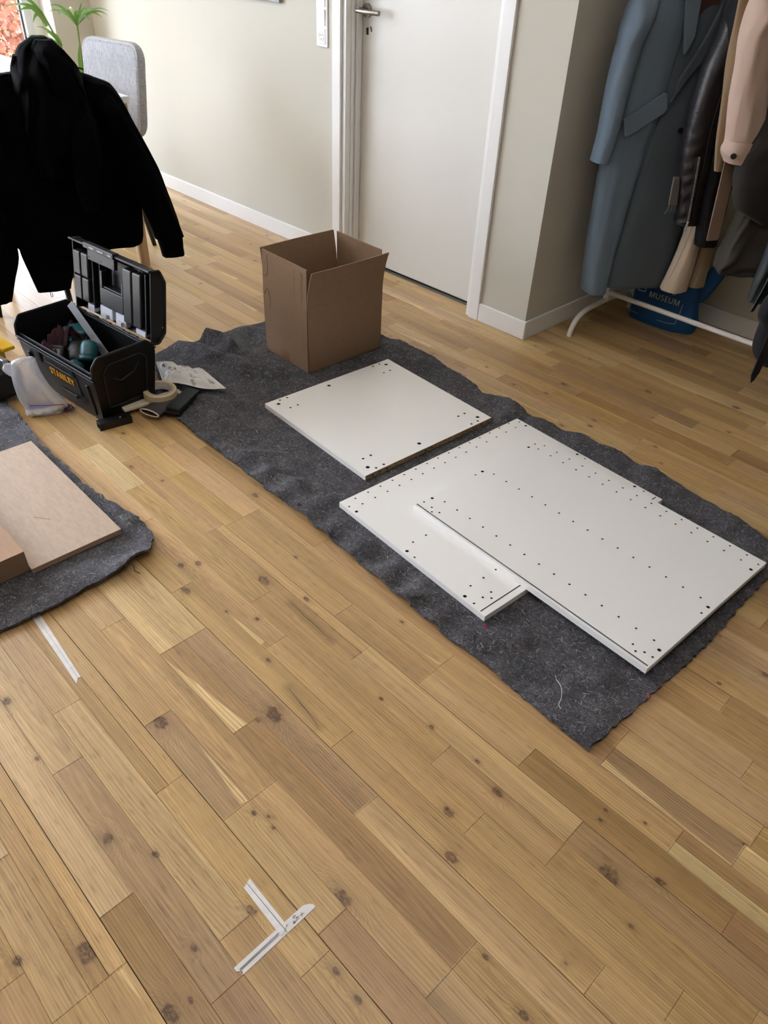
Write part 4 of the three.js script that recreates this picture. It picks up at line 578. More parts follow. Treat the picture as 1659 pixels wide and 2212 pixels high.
  each('hinge', [...[-0.19, -0.11, -0.03, 0.05, 0.13, 0.2].map((x) => mv(cyl(0.006, 0.006, 0.05), x, -0.004, 0.004, 0, 0, Math.PI / 2)), box2(-0.1, -0.006, 0.008, -0.07, 0.004, 0.013), box2(0.085, -0.006, 0.008, 0.115, 0.004, 0.013)], plastic2, lid);
  lp('bolt_head', mv(cyl(0.003, 0.003, 0.002), LW + 0.001, 0.05, -0.045, 0, 0, Math.PI / 2), M(0xb58a3c, 0.4, { metalness: 1 }));
}
// things in the toolbox, placed in its turned frame
const cT = Math.cos(TBA), sT = Math.sin(TBA), inBoxT = (x, y, z) => [TB[0] + x * cT + z * sT, y, TB[2] - x * sT + z * cT];
{
  const k = thing('steel_angle_strip', 'grey perforated metal strip leaning across the open toolbox', 'metal strip', [0, 0, 0]);
  const A = V3(...inBoxT(-0.186, 0.258, -0.075)), B = V3(...inBoxT(0.02, 0.13, -0.06)), d = B.clone().sub(A), L = d.length();
  const hs = []; const r = rng(3); for (let i = 0; i < 22; i++) { const p = new THREE.Path(); p.absellipse(-0.007 + (i % 3) * 0.007, 0.012 + i * 0.0105, 0.0016, 0.0022, 0, 7); hs.push(p); }
  const p0 = new THREE.Path(); p0.absellipse(0.0, 0.007, 0.003, 0.003, 0, 7); hs.shift(); hs.push(p0);
  const g = extr([[-0.014, 0], [0.014, 0], [0.014, L], [-0.014, L]], 0.0016, 0, hs), up = d.clone().normalize(), zz = V3(0.6, 0.3, 0.75).addScaledVector(up, -V3(0.6, 0.3, 0.75).dot(up)).normalize(), xx = V3().crossVectors(up, zz);
  g.applyMatrix4(new THREE.Matrix4().makeBasis(xx, up, zz).setPosition(A)); part('strip', g, M(0x6f7276, 0.45, { metalness: 0.5 }), k);
}
{
  const teal = M(0x1d5a63, 0.38), tealD = M(0x174a52, 0.45), rub = M(0x1b1c1e, 0.5);
  const t = thing('cordless_drill', 'teal and black cordless drill lying in the open toolbox', 'drill', inBoxT(0, 0, 0), TBA);
  const lathe = (pts, A, B) => { const g = new THREE.LatheGeometry(pts.map((p) => V2(...p)), 36), d = V3(...B).sub(V3(...A)); g.scale(1, d.length(), 1); g.applyQuaternion(new THREE.Quaternion().setFromUnitVectors(V3(0, 1, 0), d.normalize())); g.translate(...A); return g; };
  const orient = (g, dir, up, at) => { const z = V3(...dir).normalize(), x = V3().crossVectors(V3(...up), z).normalize(), y = V3().crossVectors(z, x); g.applyMatrix4(new THREE.Matrix4().makeBasis(x, y, z).setPosition(V3(...at))); return g; };
  const ax = [0.85, -0.15, 0.5];
  part('battery', orient(bx(0.072, 0.062, 0.075, 0, 0, 0, 0.014), ax, [0.1, 1, 0.1], [-0.155, 0.15, -0.065]), teal, t);
  part('battery_clip', [orient(bx(0.03, 0.02, 0.03, 0, 0, 0, 0.004), ax, [0.1, 1, 0.1], [-0.168, 0.172, -0.035]), orient(bx(0.012, 0.05, 0.06, 0, 0, 0, 0.004), ax, [0.1, 1, 0.1], [-0.13, 0.148, -0.02])], tealD, t);
  part('motor_housing', lathe([[0, 0], [0.034, 0], [0.04, 0.1], [0.041, 0.45], [0.036, 0.7], [0.03, 0.92], [0, 1]], [-0.14, 0.128, -0.055], [-0.02, 0.115, 0.03]), rub, t);
  part('gear_housing', mv(new THREE.SphereGeometry(0.036, 32, 20), -0.075, 0.125, -0.005), rub, t);
  part('chuck', lathe([[0, 0], [0.024, 0.0], [0.03, 0.2], [0.031, 0.7], [0.026, 0.9], [0.012, 1], [0, 1]], [-0.005, 0.115, 0.0], [-0.04, 0.172, -0.042]), teal, t);
  part('chuck_ring', lathe([[0, 0], [0.033, 0], [0.034, 0.5], [0.033, 1], [0, 1]], [-0.003, 0.113, 0.003], [-0.014, 0.131, -0.01]), tealD, t);
  part('handle', lathe([[0, 0], [0.024, 0.02], [0.027, 0.3], [0.022, 0.7], [0.024, 0.97], [0, 1]], [-0.06, 0.105, 0.02], [0.075, 0.1, 0.085]), tealD, t);
  const k = thing('tape_measure', 'dark tape measure with a pale square label in the toolbox', 'tape measure', inBoxT(-0.12, 0.125, 0.05), TBA + 0.6);
  part('case', bx(0.066, 0.062, 0.04, 0, 0, 0, 0.012), rub, k).rotation.x = -0.6;
  part('label_plate', mv(bx(0.034, 0.03, 0.003, 0, 0, 0, 0.001), 0.004, 0.0, 0.0205), M(0x8f9486, 0.4), k).rotation.x = -0.6; part('blade_tip', mv(bx(0.004, 0.034, 0.02, 0, 0, 0, 0.001), -0.036, 0.005, 0.01), M(0x77797a, 0.4, { metalness: 0.7 }), k);
  const cloth_ = (name, label, cat, mat, x0, x1, z0, z1, y0, amp, sd) => { const g = surf(36, 36, (u, v) => { const x = lerp(x0, x1, u), z = lerp(z0, z1, v); return inBoxT(x + 0.01 * Math.sin(v * 9), y0 + amp * (fbm(u * 5 + sd, v * 5) - 0.3) + amp * 0.5 * Math.abs(Math.sin(u * 6 + v * 3 + sd)), z + 0.01 * Math.sin(u * 8)); }); const b = g.clone(); b.translate(0, -0.003, 0); return tag(part(name, [g, b], mat, scene), label, cat); };
  cloth_('work_cloth', 'crumpled dark maroon cloth lying in the left end of the toolbox', 'cloth', M(0x4a2d35, 0.9), -0.205, -0.1, -0.1, 0.1, 0.05, 0.16, 4);
  cloth_('work_glove', 'dark grey fabric glove stuffed at the front of the toolbox', 'glove', M(0x3c3d46, 0.9), -0.05, 0.07, 0.05, 0.105, 0.07, 0.06, 8);
}
// ---------------------------------------------------------------- loose things on the floor round the toolbox
{
  const t = thing('square_steel_tube', 'short black square steel tube on the floor before the toolbox', 'tube', [-0.482, 0, 1.66], -0.17);
  const o = 0.0175, q = 0.0135, hole = new THREE.Path([V2(-q, 0.0025), V2(q, 0.0025), V2(q, 0.0235), V2(-q, 0.0235)]);
  const g = extr([[-o, 0], [o, 0], [o, 0.026], [-o, 0.026]], 0.112, 0.0008, [hole]); g.translate(0, 0, -0.056); part('tube', g, M(0x0d0d0f, 0.4), t);
  part('screw_hole', [mv(new THREE.CircleGeometry(0.003, 14), 0.004, 0.0263, -0.02, -Math.PI / 2)], M(0xd8d8d8, 0.5), t);
}
{
  const t = thing('trim_strip', 'cream coloured flat trim strip lying under the tape roll', 'strip', [-0.511, 0.018, 1.497], -0.03);
  const g = extr([[-0.0175, 0], [0.0175, 0], [0.0175, 0.008], [0.014, 0.0105], [-0.0175, 0.0105]], 0.225, 0.0006); g.translate(0, 0, -0.1125); g.rotateX(-0.05); part('strip', g, M(0xd9cfb6, 0.45), t);
  const r = thing('tape_roll', 'roll of cream masking tape resting on the trim strip and gloves', 'tape roll', [-0.51, 0.0335, 1.463], 0);
  const tp = new THREE.LatheGeometry([[0.0415, 0], [0.0575, 0], [0.0585, 0.001], [0.0585, 0.0235], [0.0575, 0.0245], [0.0415, 0.0245], [0.0415, 0]].map((p) => V2(...p)), 64);
  const tilt = 0.06; part('tape', tp, M(0xd5c49c, 0.55), r).rotation.z = -tilt; part('core', new THREE.LatheGeometry([[0.0385, 0], [0.0413, 0], [0.0413, 0.0242], [0.0385, 0.0242], [0.0385, 0]].map((p) => V2(...p)), 64), M(0xd9d0c8, 0.6), r).rotation.z = -tilt;
}
function flatGlove(name, label, mat, cuffM, p, turn, len, wd) { // glove lying flat: palm, five fingers, knitted cuff
  const t = thing(name, label, 'glove', p, turn), hand = [];
  const blob = (pts, r) => { const c = new THREE.CatmullRomCurve3(pts.map((q) => V3(...q))); const g = new THREE.TubeGeometry(c, 16, r, 12); const k = pts.map((q) => q); return merge([g, new THREE.SphereGeometry(r, 12, 8).translate(...pts[pts.length - 1])]).scale(1, 0.55, 1); };
  part('palm', mv(new RoundedBoxGeometry(wd, 0.016, len * 0.5, 4, 0.008), 0, 0.009, 0), mat, t);
  [-0.38, -0.13, 0.13, 0.38].forEach((k, i) => part('finger', blob([[k * wd, 0.014, -len * 0.22], [k * wd * 1.1, 0.016, -len * 0.38], [k * wd * 1.15, 0.014, -len * (0.5 + [0, 0.06, 0.05, -0.04][i])]], 0.0105), mat, t));
  part('finger', blob([[wd * 0.48, 0.014, 0], [wd * 0.68, 0.016, -len * 0.1], [wd * 0.8, 0.014, -len * 0.2]], 0.011), mat, t);
  part('cuff', loft([[[0, 0.0095, len * 0.22], [wd * 0.48, 0, 0], [0, 0.009, 0]], [[0, 0.0105, len * 0.36], [wd * 0.5, 0, 0], [0, 0.01, 0]], [[0, 0.0115, len * 0.46], [wd * 0.56, 0, 0], [0, 0.0105, 0]]], 32, null, false, false), mat, t);
  const ring = []; for (let i = 0; i <= 32; i++) { const a = i / 32 * Math.PI * 2; ring.push([wd * 0.56 * Math.cos(a), 0.0125 + 0.0105 * Math.sin(a), len * 0.465]); } part('cuff_edge', tube(ring, 0.0026, 80, 6), cuffM, t); return t;
}
{
  const cream = M(0xcdbfa8, 0.8), gm = M(0x4c4449, 0.9, { bumpMap: scaled(knitT, 6), bumpScale: 0.001 });
  flatGlove('work_glove', 'grey work glove with cream cuff edge lying uppermost beside the tape roll', gm, cream, [-0.452, 0.019, 1.49], 0.35, 0.15, 0.07);
  flatGlove('work_glove', 'grey work glove with cream cuff edge mostly hidden under the tape roll', gm, cream, [-0.545, 0.006, 1.475], -0.1, 0.15, 0.066);
  const t = thing('sanding_block', 'dark green flat block lying at the blanket edge beside the gloves', 'block', [-0.428, 0.021, 1.42], 0.5);
  part('block', bx(0.055, 0.014, 0.15, 0, 0.013, 0, 0.004), M(0x0c1a15, 0.6), t); part('pad', bx(0.057, 0.006, 0.172, 0, 0.0035, 0, 0.002), M(0x0b0f0e, 0.8), t);
}
{
  const printT = canvasTex(512, 320, (g, w, h) => {
    g.fillStyle = '#dedcd6'; g.fillRect(0, 0, w, h); g.strokeStyle = '#4a4a4c'; g.fillStyle = '#4a4a4c'; g.lineWidth = 3; const r = rng(21);
    const scr = (x, y, n, s) => { g.beginPath(); g.moveTo(x, y); for (let i = 0; i < n; i++) { x += (r() - 0.4) * s; y += (r() - 0.5) * s; g.quadraticCurveTo(x + (r() - 0.5) * s, y + (r() - 0.5) * s, x, y); } g.stroke(); };
    scr(60, 90, 30, 26); scr(70, 200, 26, 30); g.beginPath(); g.moveTo(50, 240); g.lineTo(150, 170); g.moveTo(70, 170); g.lineTo(160, 240); g.stroke();
    for (let i = 0; i < 16; i++) { g.fillRect(14, 14 + i * 19, 4, 10); }
    for (const [x, y] of [[250, 40], [260, 190], [340, 110], [400, 240], [240, 270]]) for (let i = 0; i < 5; i++) g.fillRect(x, y + i * 9, 20 + r() * 60, 4);
  }, false);
  const mat = M(0xffffff, 0.32, { map: printT, clearcoat: 0.4, clearcoatRoughness: 0.3 });
  const P = [[-0.718, 1.355], [-0.557, 1.421], [-0.391, 1.262], [-0.577, 1.243]];
  const f = (u, v, o) => { const x = lerp(lerp(P[0][0], P[1][0], v), lerp(P[3][0], P[2][0], v), u), z = lerp(lerp(P[0][1], P[1][1], v), lerp(P[3][1], P[2][1], v), u), e = Math.min(u, 1 - u, v, 1 - v), cr = 0.011 * (Math.abs(fbm(u * 6 + 2, v * 6) - 0.5) * 2) + 0.007 * Math.abs(Math.sin(u * 9 + v * 7 + 3 * N(u * 4, v * 4))); return [x, 0.046 + o * (0.013 * sm(0, 0.25, e) + cr * sm(0, 0.12, e)) - 0.012 * u + 0.006 * Math.sin(u * 7), z, u, 1 - v]; };
  const top = surf(60, 44, (u, v) => f(u, v, 1)), bot = surf(30, 22, (u, v) => f(u, v, -0.6));
  const o = part('printed_plastic_bag', [top, bot], mat, scene); tag(o, 'crumpled white plastic bag with black printed drawings on the felt', 'plastic bag');
}
{
  // clear bag with a small box of fittings
  const film = M(0xf4f5f8, 0.3, { transmission: 0.74, thickness: 0, clearcoat: 0.6, clearcoatRoughness: 0.2 });
  const O = [-0.72, 1.835], U = [0.377, -0.926];
  const t = thing('clear_plastic_bag', 'crumpled translucent plastic bag leaning against the toolbox front', 'plastic bag', [0, 0, 0]);
  const cr = (u, v) => { const w = u * 6.283, c = Math.cos(w), s = Math.sin(w); return [0.2 * (Math.abs(N(c * 3 + 4, v * 5 + s * 2) - 0.5) * 2 - 0.4), 0.35 * (Math.abs(N(c * 5, v * 9 + s * 3) - 0.5) * 2 - 0.4)]; };
  part('bag_film', garment(O, U, [[0.214, 0.0, 0.04, 0.006], [0.203, -0.026, 0.049, 0.014], [0.173, -0.034, 0.053, 0.02], [0.124, -0.037, 0.065, 0.024], [0.074, -0.034, 0.085, 0.028], [0.035, -0.028, 0.107, 0.03], [0.012, -0.024, 0.108, 0.03], [0.003, -0.02, 0.1, 0.026]], cr, 72, 8), film, t);
  part('bag_ear', garment(O, U, [[0.2, -0.05, -0.015, 0.006], [0.18, -0.058, -0.02, 0.009], [0.155, -0.04, -0.02, 0.007]], cr, 32, 8), film, t);
  part('zip_seal', tube([[-0.005, 0.052, 0.03], [0.05, 0.046, 0.034], [0.1, 0.036, 0.026]].map(([u, y, f]) => onU(O, U, u, y, f)), 0.0016, 20, 6), M(0xa23b50, 0.5), t, 'red seal line');
  const b = thing('fittings_box', 'small white box with a blue top inside the clear plastic bag', 'box', [-0.708, 0.004, 1.812], 1.18);
  part('box_body', bx(0.08, 0.026, 0.034, 0, 0.013, 0, 0.001), M(0xe6e2d8, 0.6), b); part('box_top', bx(0.0802, 0.001, 0.0342, 0, 0.0266, 0, 0.0004), M(0x3f5c9c, 0.5), b, 'blue top');
  const r = rng(15), brass = M(0x9a8452, 0.35, { metalness: 0.8 });
  for (let i = 0; i < 3; i++) { const s = thing('wall_plug', ['lowest', 'middle', 'topmost'][i] + ' brassy screw of the three beside the small box in the clear bag', 'screw', [-0.684 + i * 0.005, 0.005 + i * 0.008, 1.758 - i * 0.005], 0.9, 'screws in the clear bag'); part('shank', mv(cyl(0.004, 0.004, 0.018, 0, 0, 0, 10), 0, 0.003, 0, Math.PI / 2), brass, s); part('head', mv(cyl(0.006, 0.006, 0.003, 0, 0, 0, 14), 0, 0.003, 0.01, Math.PI / 2), brass, s); }
  const m = thing('folded_film', 'crumpled dark red film beside the small box in the clear bag', 'film', [-0.672, 0.003, 1.74], 0);
  part('film', surf(20, 20, (u, v) => [(u - 0.5) * 0.045, 0.004 + 0.022 * Math.abs(fbm(u * 5, v * 5) - 0.2), (v - 0.5) * 0.04]), M(0x54283a, 0.4), m);
}
{
  const ye = M(0xe2b112, 0.4), t = thing('tool_case', 'black and yellow hard tool case cut off by the left edge', 'tool case', [-0.94, 0.021, 1.868], 0.12);
  part('case_body', box2(-0.2, 0, -0.06, 0.1, 0.1, 0.06, 0.012), plastic3, t); part('case_side', box2(-0.2, 0.1, -0.045, 0.045, 0.155, 0.055, 0.012), ye, t, 'yellow upper body');
  part('case_lid', box2(-0.12, 0.148, -0.075, 0.062, 0.162, -0.03, 0.004), ye, t); part('lid_grip', [box2(-0.2, 0.155, -0.03, 0.012, 0.2, 0.05, 0.012)], plastic3, t);
  part('clasp', box2(0.05, 0.09, -0.02, 0.104, 0.145, 0.0, 0.004), M(0xa9adb2, 0.3, { metalness: 0.8 }), t);
}
// ---------------------------------------------------------------- clothes rack in the alcove
const tubeM = M(0xece9e4, 0.35);
{
  const t = thing('clothes_rack', 'white metal clothes rack on arched feet in the alcove', 'clothes rack', [0, 0, 0]), z = -0.43;
  for (const x of [0.118, 1.12]) {
    part('foot', tube([[x, 0, z + 0.25], [x, 0.03, z + 0.243], [x, 0.07, z + 0.215], [x, 0.093, z + 0.16], [x, 0.1, z + 0.08], [x, 0.102, z], [x, 0.1, z - 0.08], [x, 0.093, z - 0.16], [x, 0.07, z - 0.215], [x, 0.03, z - 0.243], [x, 0, z - 0.25]], 0.0115, 80, 14), tubeM, t);
    part('post', rod([x, 0.1, z], [x, 1.52, z], 0.0115, 20), tubeM, t);
  }
  part('bottom_rail', rod([0.118, 0.14, z], [1.12, 0.14, z], 0.0105, 20), tubeM, t); part('top_rail', rod([0.06, 1.52, z], [1.18, 1.52, z], 0.0115, 20), tubeM, t);
}
const woolT = paint(256, 256, (x, y) => { const v = 128 + 80 * (fbm(x / 3, y / 3) - 0.5); return [v, v, v]; }, true, false);
const wool = (c, o = {}) => M(c, 0.9, { bumpMap: scaled(woolT, 6), bumpScale: 0.0009, sheen: 0.25, sheenRoughness: 0.5, sheenColor: new THREE.Color(0.4, 0.4, 0.4), ...o });
const RU = [0.54, -0.84], RL = Math.hypot(...RU), rux = RU[0] / RL, ruz = RU[1] / RL;
const onG = (O, u, y, f = 0) => [O[0] + rux * u - ruz * f, y, O[1] + ruz * u + rux * f];
function hanger(O, uc, t, w = 0.2) { // hook on the rail, shoulders under the cloth
  const m = M(0xb98f62, 0.5), z = -0.43; const c = onG(O, uc, 1.4), k = V3(c[0], 0, c[2]);
  part('hanger', [tube([[c[0], 1.42, c[2]], [c[0], 1.46, lerp(c[2], z, 0.6)], [c[0], 1.5, z + 0.012], [c[0], 1.52, z + 0.0142], [c[0], 1.531, z + 0.0095], [c[0], 1.535, z], [c[0], 1.531, z - 0.0095], [c[0], 1.52, z - 0.0142]], 0.0018, 30, 8), tube([onG(O, uc - w, 1.33), onG(O, uc, 1.41), onG(O, uc + w, 1.33)], 0.008, 24, 10)], m, t);
}
function slab(O, pts, th, f, m, name, parent, bev = 0.002) { const g = extr(pts, th, bev); const B = new THREE.Matrix4().makeBasis(V3(rux, 0, ruz), V3(0, 1, 0), V3(-ruz, 0, rux)).setPosition(V3(...onG(O, 0, 0, f))); g.applyMatrix4(B); return part(name, g, m, parent); }
{ // blue-grey overcoat
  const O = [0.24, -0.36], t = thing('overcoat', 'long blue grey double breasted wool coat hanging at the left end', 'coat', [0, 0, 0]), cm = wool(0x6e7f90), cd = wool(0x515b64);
  part('left_front', garment(O, RU, [[1.36, -0.2, -0.02, 0.03], [1.228, -0.215, -0.03, 0.045], [1.051, -0.227, -0.035, 0.045], [0.859, -0.232, -0.05, 0.045], [0.714, -0.238, -0.07, 0.045], [0.506, -0.228, -0.09, 0.05], [0.347, -0.218, -0.1, 0.055], [0.212, -0.203, -0.106, 0.06]], folds(0.03, 0.1, 3, 1.2, 3), 56, 8), cm, t);
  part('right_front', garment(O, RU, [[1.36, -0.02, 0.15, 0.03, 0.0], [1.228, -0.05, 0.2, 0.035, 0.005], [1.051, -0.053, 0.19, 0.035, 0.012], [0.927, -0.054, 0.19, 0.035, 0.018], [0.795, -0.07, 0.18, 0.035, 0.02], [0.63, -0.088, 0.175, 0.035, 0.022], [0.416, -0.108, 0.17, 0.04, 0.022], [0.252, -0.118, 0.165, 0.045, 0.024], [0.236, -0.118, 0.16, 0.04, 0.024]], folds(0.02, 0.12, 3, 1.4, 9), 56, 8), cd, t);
  part('sleeve', garment(O, RU, [[1.36, -0.22, -0.14, 0.04, 0.01], [1.224, -0.255, -0.167, 0.05, 0.02], [1.101, -0.276, -0.198, 0.05, 0.03], [0.962, -0.287, -0.213, 0.048, 0.035], [0.811, -0.289, -0.224, 0.045, 0.04], [0.728, -0.297, -0.236, 0.042, 0.042]], folds(0.03, 0.06, 3, 3, 5), 40, 8, true, false), cm, t);
  slab(O, [[-0.13, 1.3], [-0.085, 1.23], [-0.045, 1.08], [-0.035, 1.075], [-0.015, 1.13], [-0.035, 1.3]], 0.012, 0.054, cm, 'lapel', t, 0.004);
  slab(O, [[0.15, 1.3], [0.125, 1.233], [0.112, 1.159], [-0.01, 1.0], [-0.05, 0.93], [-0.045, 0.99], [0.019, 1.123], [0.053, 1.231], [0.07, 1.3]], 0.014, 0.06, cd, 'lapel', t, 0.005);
  slab(O, [[-0.214, 0.872], [-0.077, 0.958], [-0.066, 0.955], [-0.05, 0.907], [-0.056, 0.893], [-0.183, 0.812], [-0.195, 0.815]], 0.012, 0.048, cm, 'pocket_flap', t, 0.004);
  const bm = M(0x1a1511, 0.3); for (const [u, y, f] of [[-0.107, 1.145, 0.053], [0.053, 0.98, 0.062], [0.023, 0.836, 0.064]]) { const p = onG(O, u, y, f); part('button', mv(new THREE.CylinderGeometry(0.0095, 0.011, 0.006, 20).rotateX(Math.PI / 2), ...p, 0, 1.0), bm, t); }
  slab(O, [[-0.05, 1.3], [-0.025, 1.2], [0.0, 1.06], [0.03, 1.1], [0.06, 1.25], [0.07, 1.3]], 0.01, 0.035, M(0x4b3229, 0.7), 'brown_lining', t);
  hanger(O, -0.02, t);
}
{ // dark leather biker jacket
  const O = [0.44, -0.32], t = thing('leather_jacket', 'dark brown leather jacket with a zipped sleeve beside the blue coat', 'jacket', [0, 0, 0]), lm = M(0x181216, 0.45, { bumpMap: scaled(scuffT, 5), bumpScale: 0.004, clearcoat: 0.3, clearcoatRoughness: 0.35 });
  const wr = (u, v) => { const w = u * 6.283, c = Math.cos(w), s = Math.sin(w), k = sm(0.45, 0.75, v) * (1 - sm(0.9, 1, v)); return [0.02 * (N(c * 2 + 3, v * 4) - 0.5), 0.16 * Math.sin(v * 120 + c * 5) * k * (c < 0 ? 0.6 : 0.1) + 0.1 * (N(c * 3, v * 9 + s) - 0.5)]; };
  part('sleeve', garment(O, RU, [[1.36, -0.09, 0.03, 0.04], [1.246, -0.08, 0.03, 0.05], [1.17, -0.08, 0.025, 0.05], [1.051, -0.105, 0.02, 0.052], [0.91, -0.111, 0.017, 0.05], [0.79, -0.103, 0.022, 0.046], [0.679, -0.081, 0.031, 0.042], [0.553, -0.052, 0.033, 0.038], [0.54, -0.05, 0.033, 0.036]], wr, 56, 16), lm, t);
  part('body', garment([0.5, -0.46], RU, [[1.36, -0.16, 0.1, 0.035], [1.2, -0.17, 0.12, 0.04], [0.9, -0.15, 0.12, 0.04], [0.72, -0.13, 0.1, 0.04]], folds(0.03, 0.15, 4, 2, 4), 40, 8), lm, t);
  const zp = [[-0.066, 0.787, 0.056], [-0.052, 0.679, 0.055], [-0.036, 0.57, 0.05]].map((q) => onG(O, ...q));
  const zc = new THREE.CatmullRomCurve3(zp.map((q) => V3(...q))), teeth = []; for (let i = 0; i < 46; i++) { const p = zc.getPoint(i / 45); teeth.push(mv(bx(0.008, 0.0026, 0.003), p.x, p.y, p.z, 0, 1.0)); }
  part('zip_teeth', teeth, M(0xdcdce0, 0.3, { metalness: 0.35 }), t).userData.kind = 'stuff';
  part('zip_tape', [-0.007, 0.007].map((d) => tube(zp.map((q) => [q[0] + d * rux, q[1], q[2] + d * ruz]), 0.003, 40, 6)), M(0x120d10, 0.6), t);
  const e = onG(O, -0.036, 0.56, 0.054); part('zip_pull', [mv(bx(0.007, 0.012, 0.004, 0, 0, 0, 0.001), e[0], e[1], e[2], 0, 1.0), mv(extr([[-0.004, 0], [0.004, 0], [0.005, -0.028], [-0.005, -0.028]], 0.002, 0, [new THREE.Path().absellipse(0, -0.021, 0.0022, 0.003, 0, 7)]), e[0], e[1] - 0.004, e[2] + 0.003, 0, 1.0)], M(0xdcdce0, 0.3, { metalness: 0.35 }), t);
  part('seam', [tube([[-0.03, 1.24, 0.053], [-0.045, 1.05, 0.057], [-0.05, 0.9, 0.055], [-0.04, 0.8, 0.052], [-0.027, 0.68, 0.047], [-0.012, 0.56, 0.041]].map((q) => onG(O, ...q)), 0.0016, 40, 5)], M(0x2c2328, 0.5), t);
  hanger(O, -0.03, t, 0.12);
  const s = thing('scarf', 'grey fringed scarf end peeping out beside the leather sleeve', 'scarf', [0, 0, 0]), sm2 = wool(0x6f6a66);
  slab(O, [[-0.112, 0.71], [-0.09, 0.71], [-0.08, 0.672], [-0.07, 0.61], [-0.104, 0.612], [-0.11, 0.677]], 0.008, 0.0, sm2, 'scarf_cloth', s);
  part('fringe', [0, 1, 2, 3, 4, 5].map((i) => tube([[-0.102 + i * 0.006, 0.614, 0.004], [-0.104 + i * 0.0065, 0.596, 0.006 - i % 2 * 0.004], [-0.112 + i * 0.0085, 0.578 + (i % 3) * 0.003, 0.004]].map((q) => onG(O, ...q)), 0.0014, 10, 5)), sm2, s).userData.kind = 'stuff';
}
{ // garments deeper in the row
  const tr = thing('trench_coat', 'beige trench coat whose flared hem hangs below the leather sleeve', 'coat', [0, 0, 0]), O = [0.44, -0.45];
  part('front_panel', garment(O, RU, [[1.34, -0.08, 0.06, 0.025], [1.0, -0.09, 0.04, 0.03], [0.821, -0.086, -0.0, 0.03], [0.659, -0.061, 0.0, 0.032], [0.534, -0.052, 0.003, 0.034], [0.398, -0.066, 0.012, 0.036], [0.25, -0.095, 0.014, 0.04]], folds(0.05, 0.25, 4, 2, 12), 40, 8), wool(0xcdbca6, { sheen: 0 }), tr);
  part('back_panel', garment([0.46, -0.48], RU, [[1.34, -0.06, 0.08, 0.02], [0.8, -0.03, 0.05, 0.02], [0.534, -0.02, 0.03, 0.022], [0.4, -0.02, 0.045, 0.025], [0.262, -0.02, 0.055, 0.028]], folds(0.04, 0.2, 4, 2, 2), 40, 8), wool(0x9a8770, { sheen: 0 }), tr); hanger(O, -0.01, tr, 0.12);
  const nt = thing('trousers', 'dark navy trousers hanging behind the blue coat', 'trousers', [0, 0, 0]);
  part('trouser_leg', garment([0.385, -0.6], RU, [[1.3, -0.02, 0.06, 0.02], [0.8, -0.02, 0.055, 0.022], [0.481, -0.02, 0.049, 0.022], [0.368, -0.045, 0.045, 0.02], [0.225, -0.06, 0.008, 0.018]], folds(0.03, 0.15, 4, 2, 6), 32, 8), wool(0x14181f), nt); hanger([0.385, -0.6], 0.02, nt, 0.08);
  const bk = thing('black_dress', 'narrow black garment hanging between the leather jacket and the beige coat', 'garment', [0, 0, 0]), OB = [0.56, -0.45];
  part('garment_body', garment(OB, RU, [[1.36, -0.27, -0.12, 0.03], [1.248, -0.26, -0.13, 0.04], [1.055, -0.23, -0.11, 0.04], [0.842, -0.19, -0.075, 0.035], [0.687, -0.172, -0.06, 0.03], [0.57, -0.154, -0.056, 0.03], [0.465, -0.132, -0.048, 0.028]], folds(0.03, 0.2, 4, 2, 7), 40, 8), wool(0x0d0d10), bk); hanger(OB, -0.19, bk, 0.1);
  const tn = thing('tan_coat', 'tan coat showing only a thin edge beside the beige wool sleeve', 'coat', [0, 0, 0]);
  part('coat_edge', garment([0.62, -0.36], RU, [[1.36, -0.27, -0.16, 0.012], [1.18, -0.25, -0.18, 0.014], [1.0, -0.222, -0.16, 0.014], [0.85, -0.195, -0.15, 0.012], [0.76, -0.17, -0.145, 0.01]], folds(0.03, 0.2, 4, 2, 1), 32, 8), wool(0x8a7358), tn); hanger([0.62, -0.36], -0.2, tn, 0.1);
}
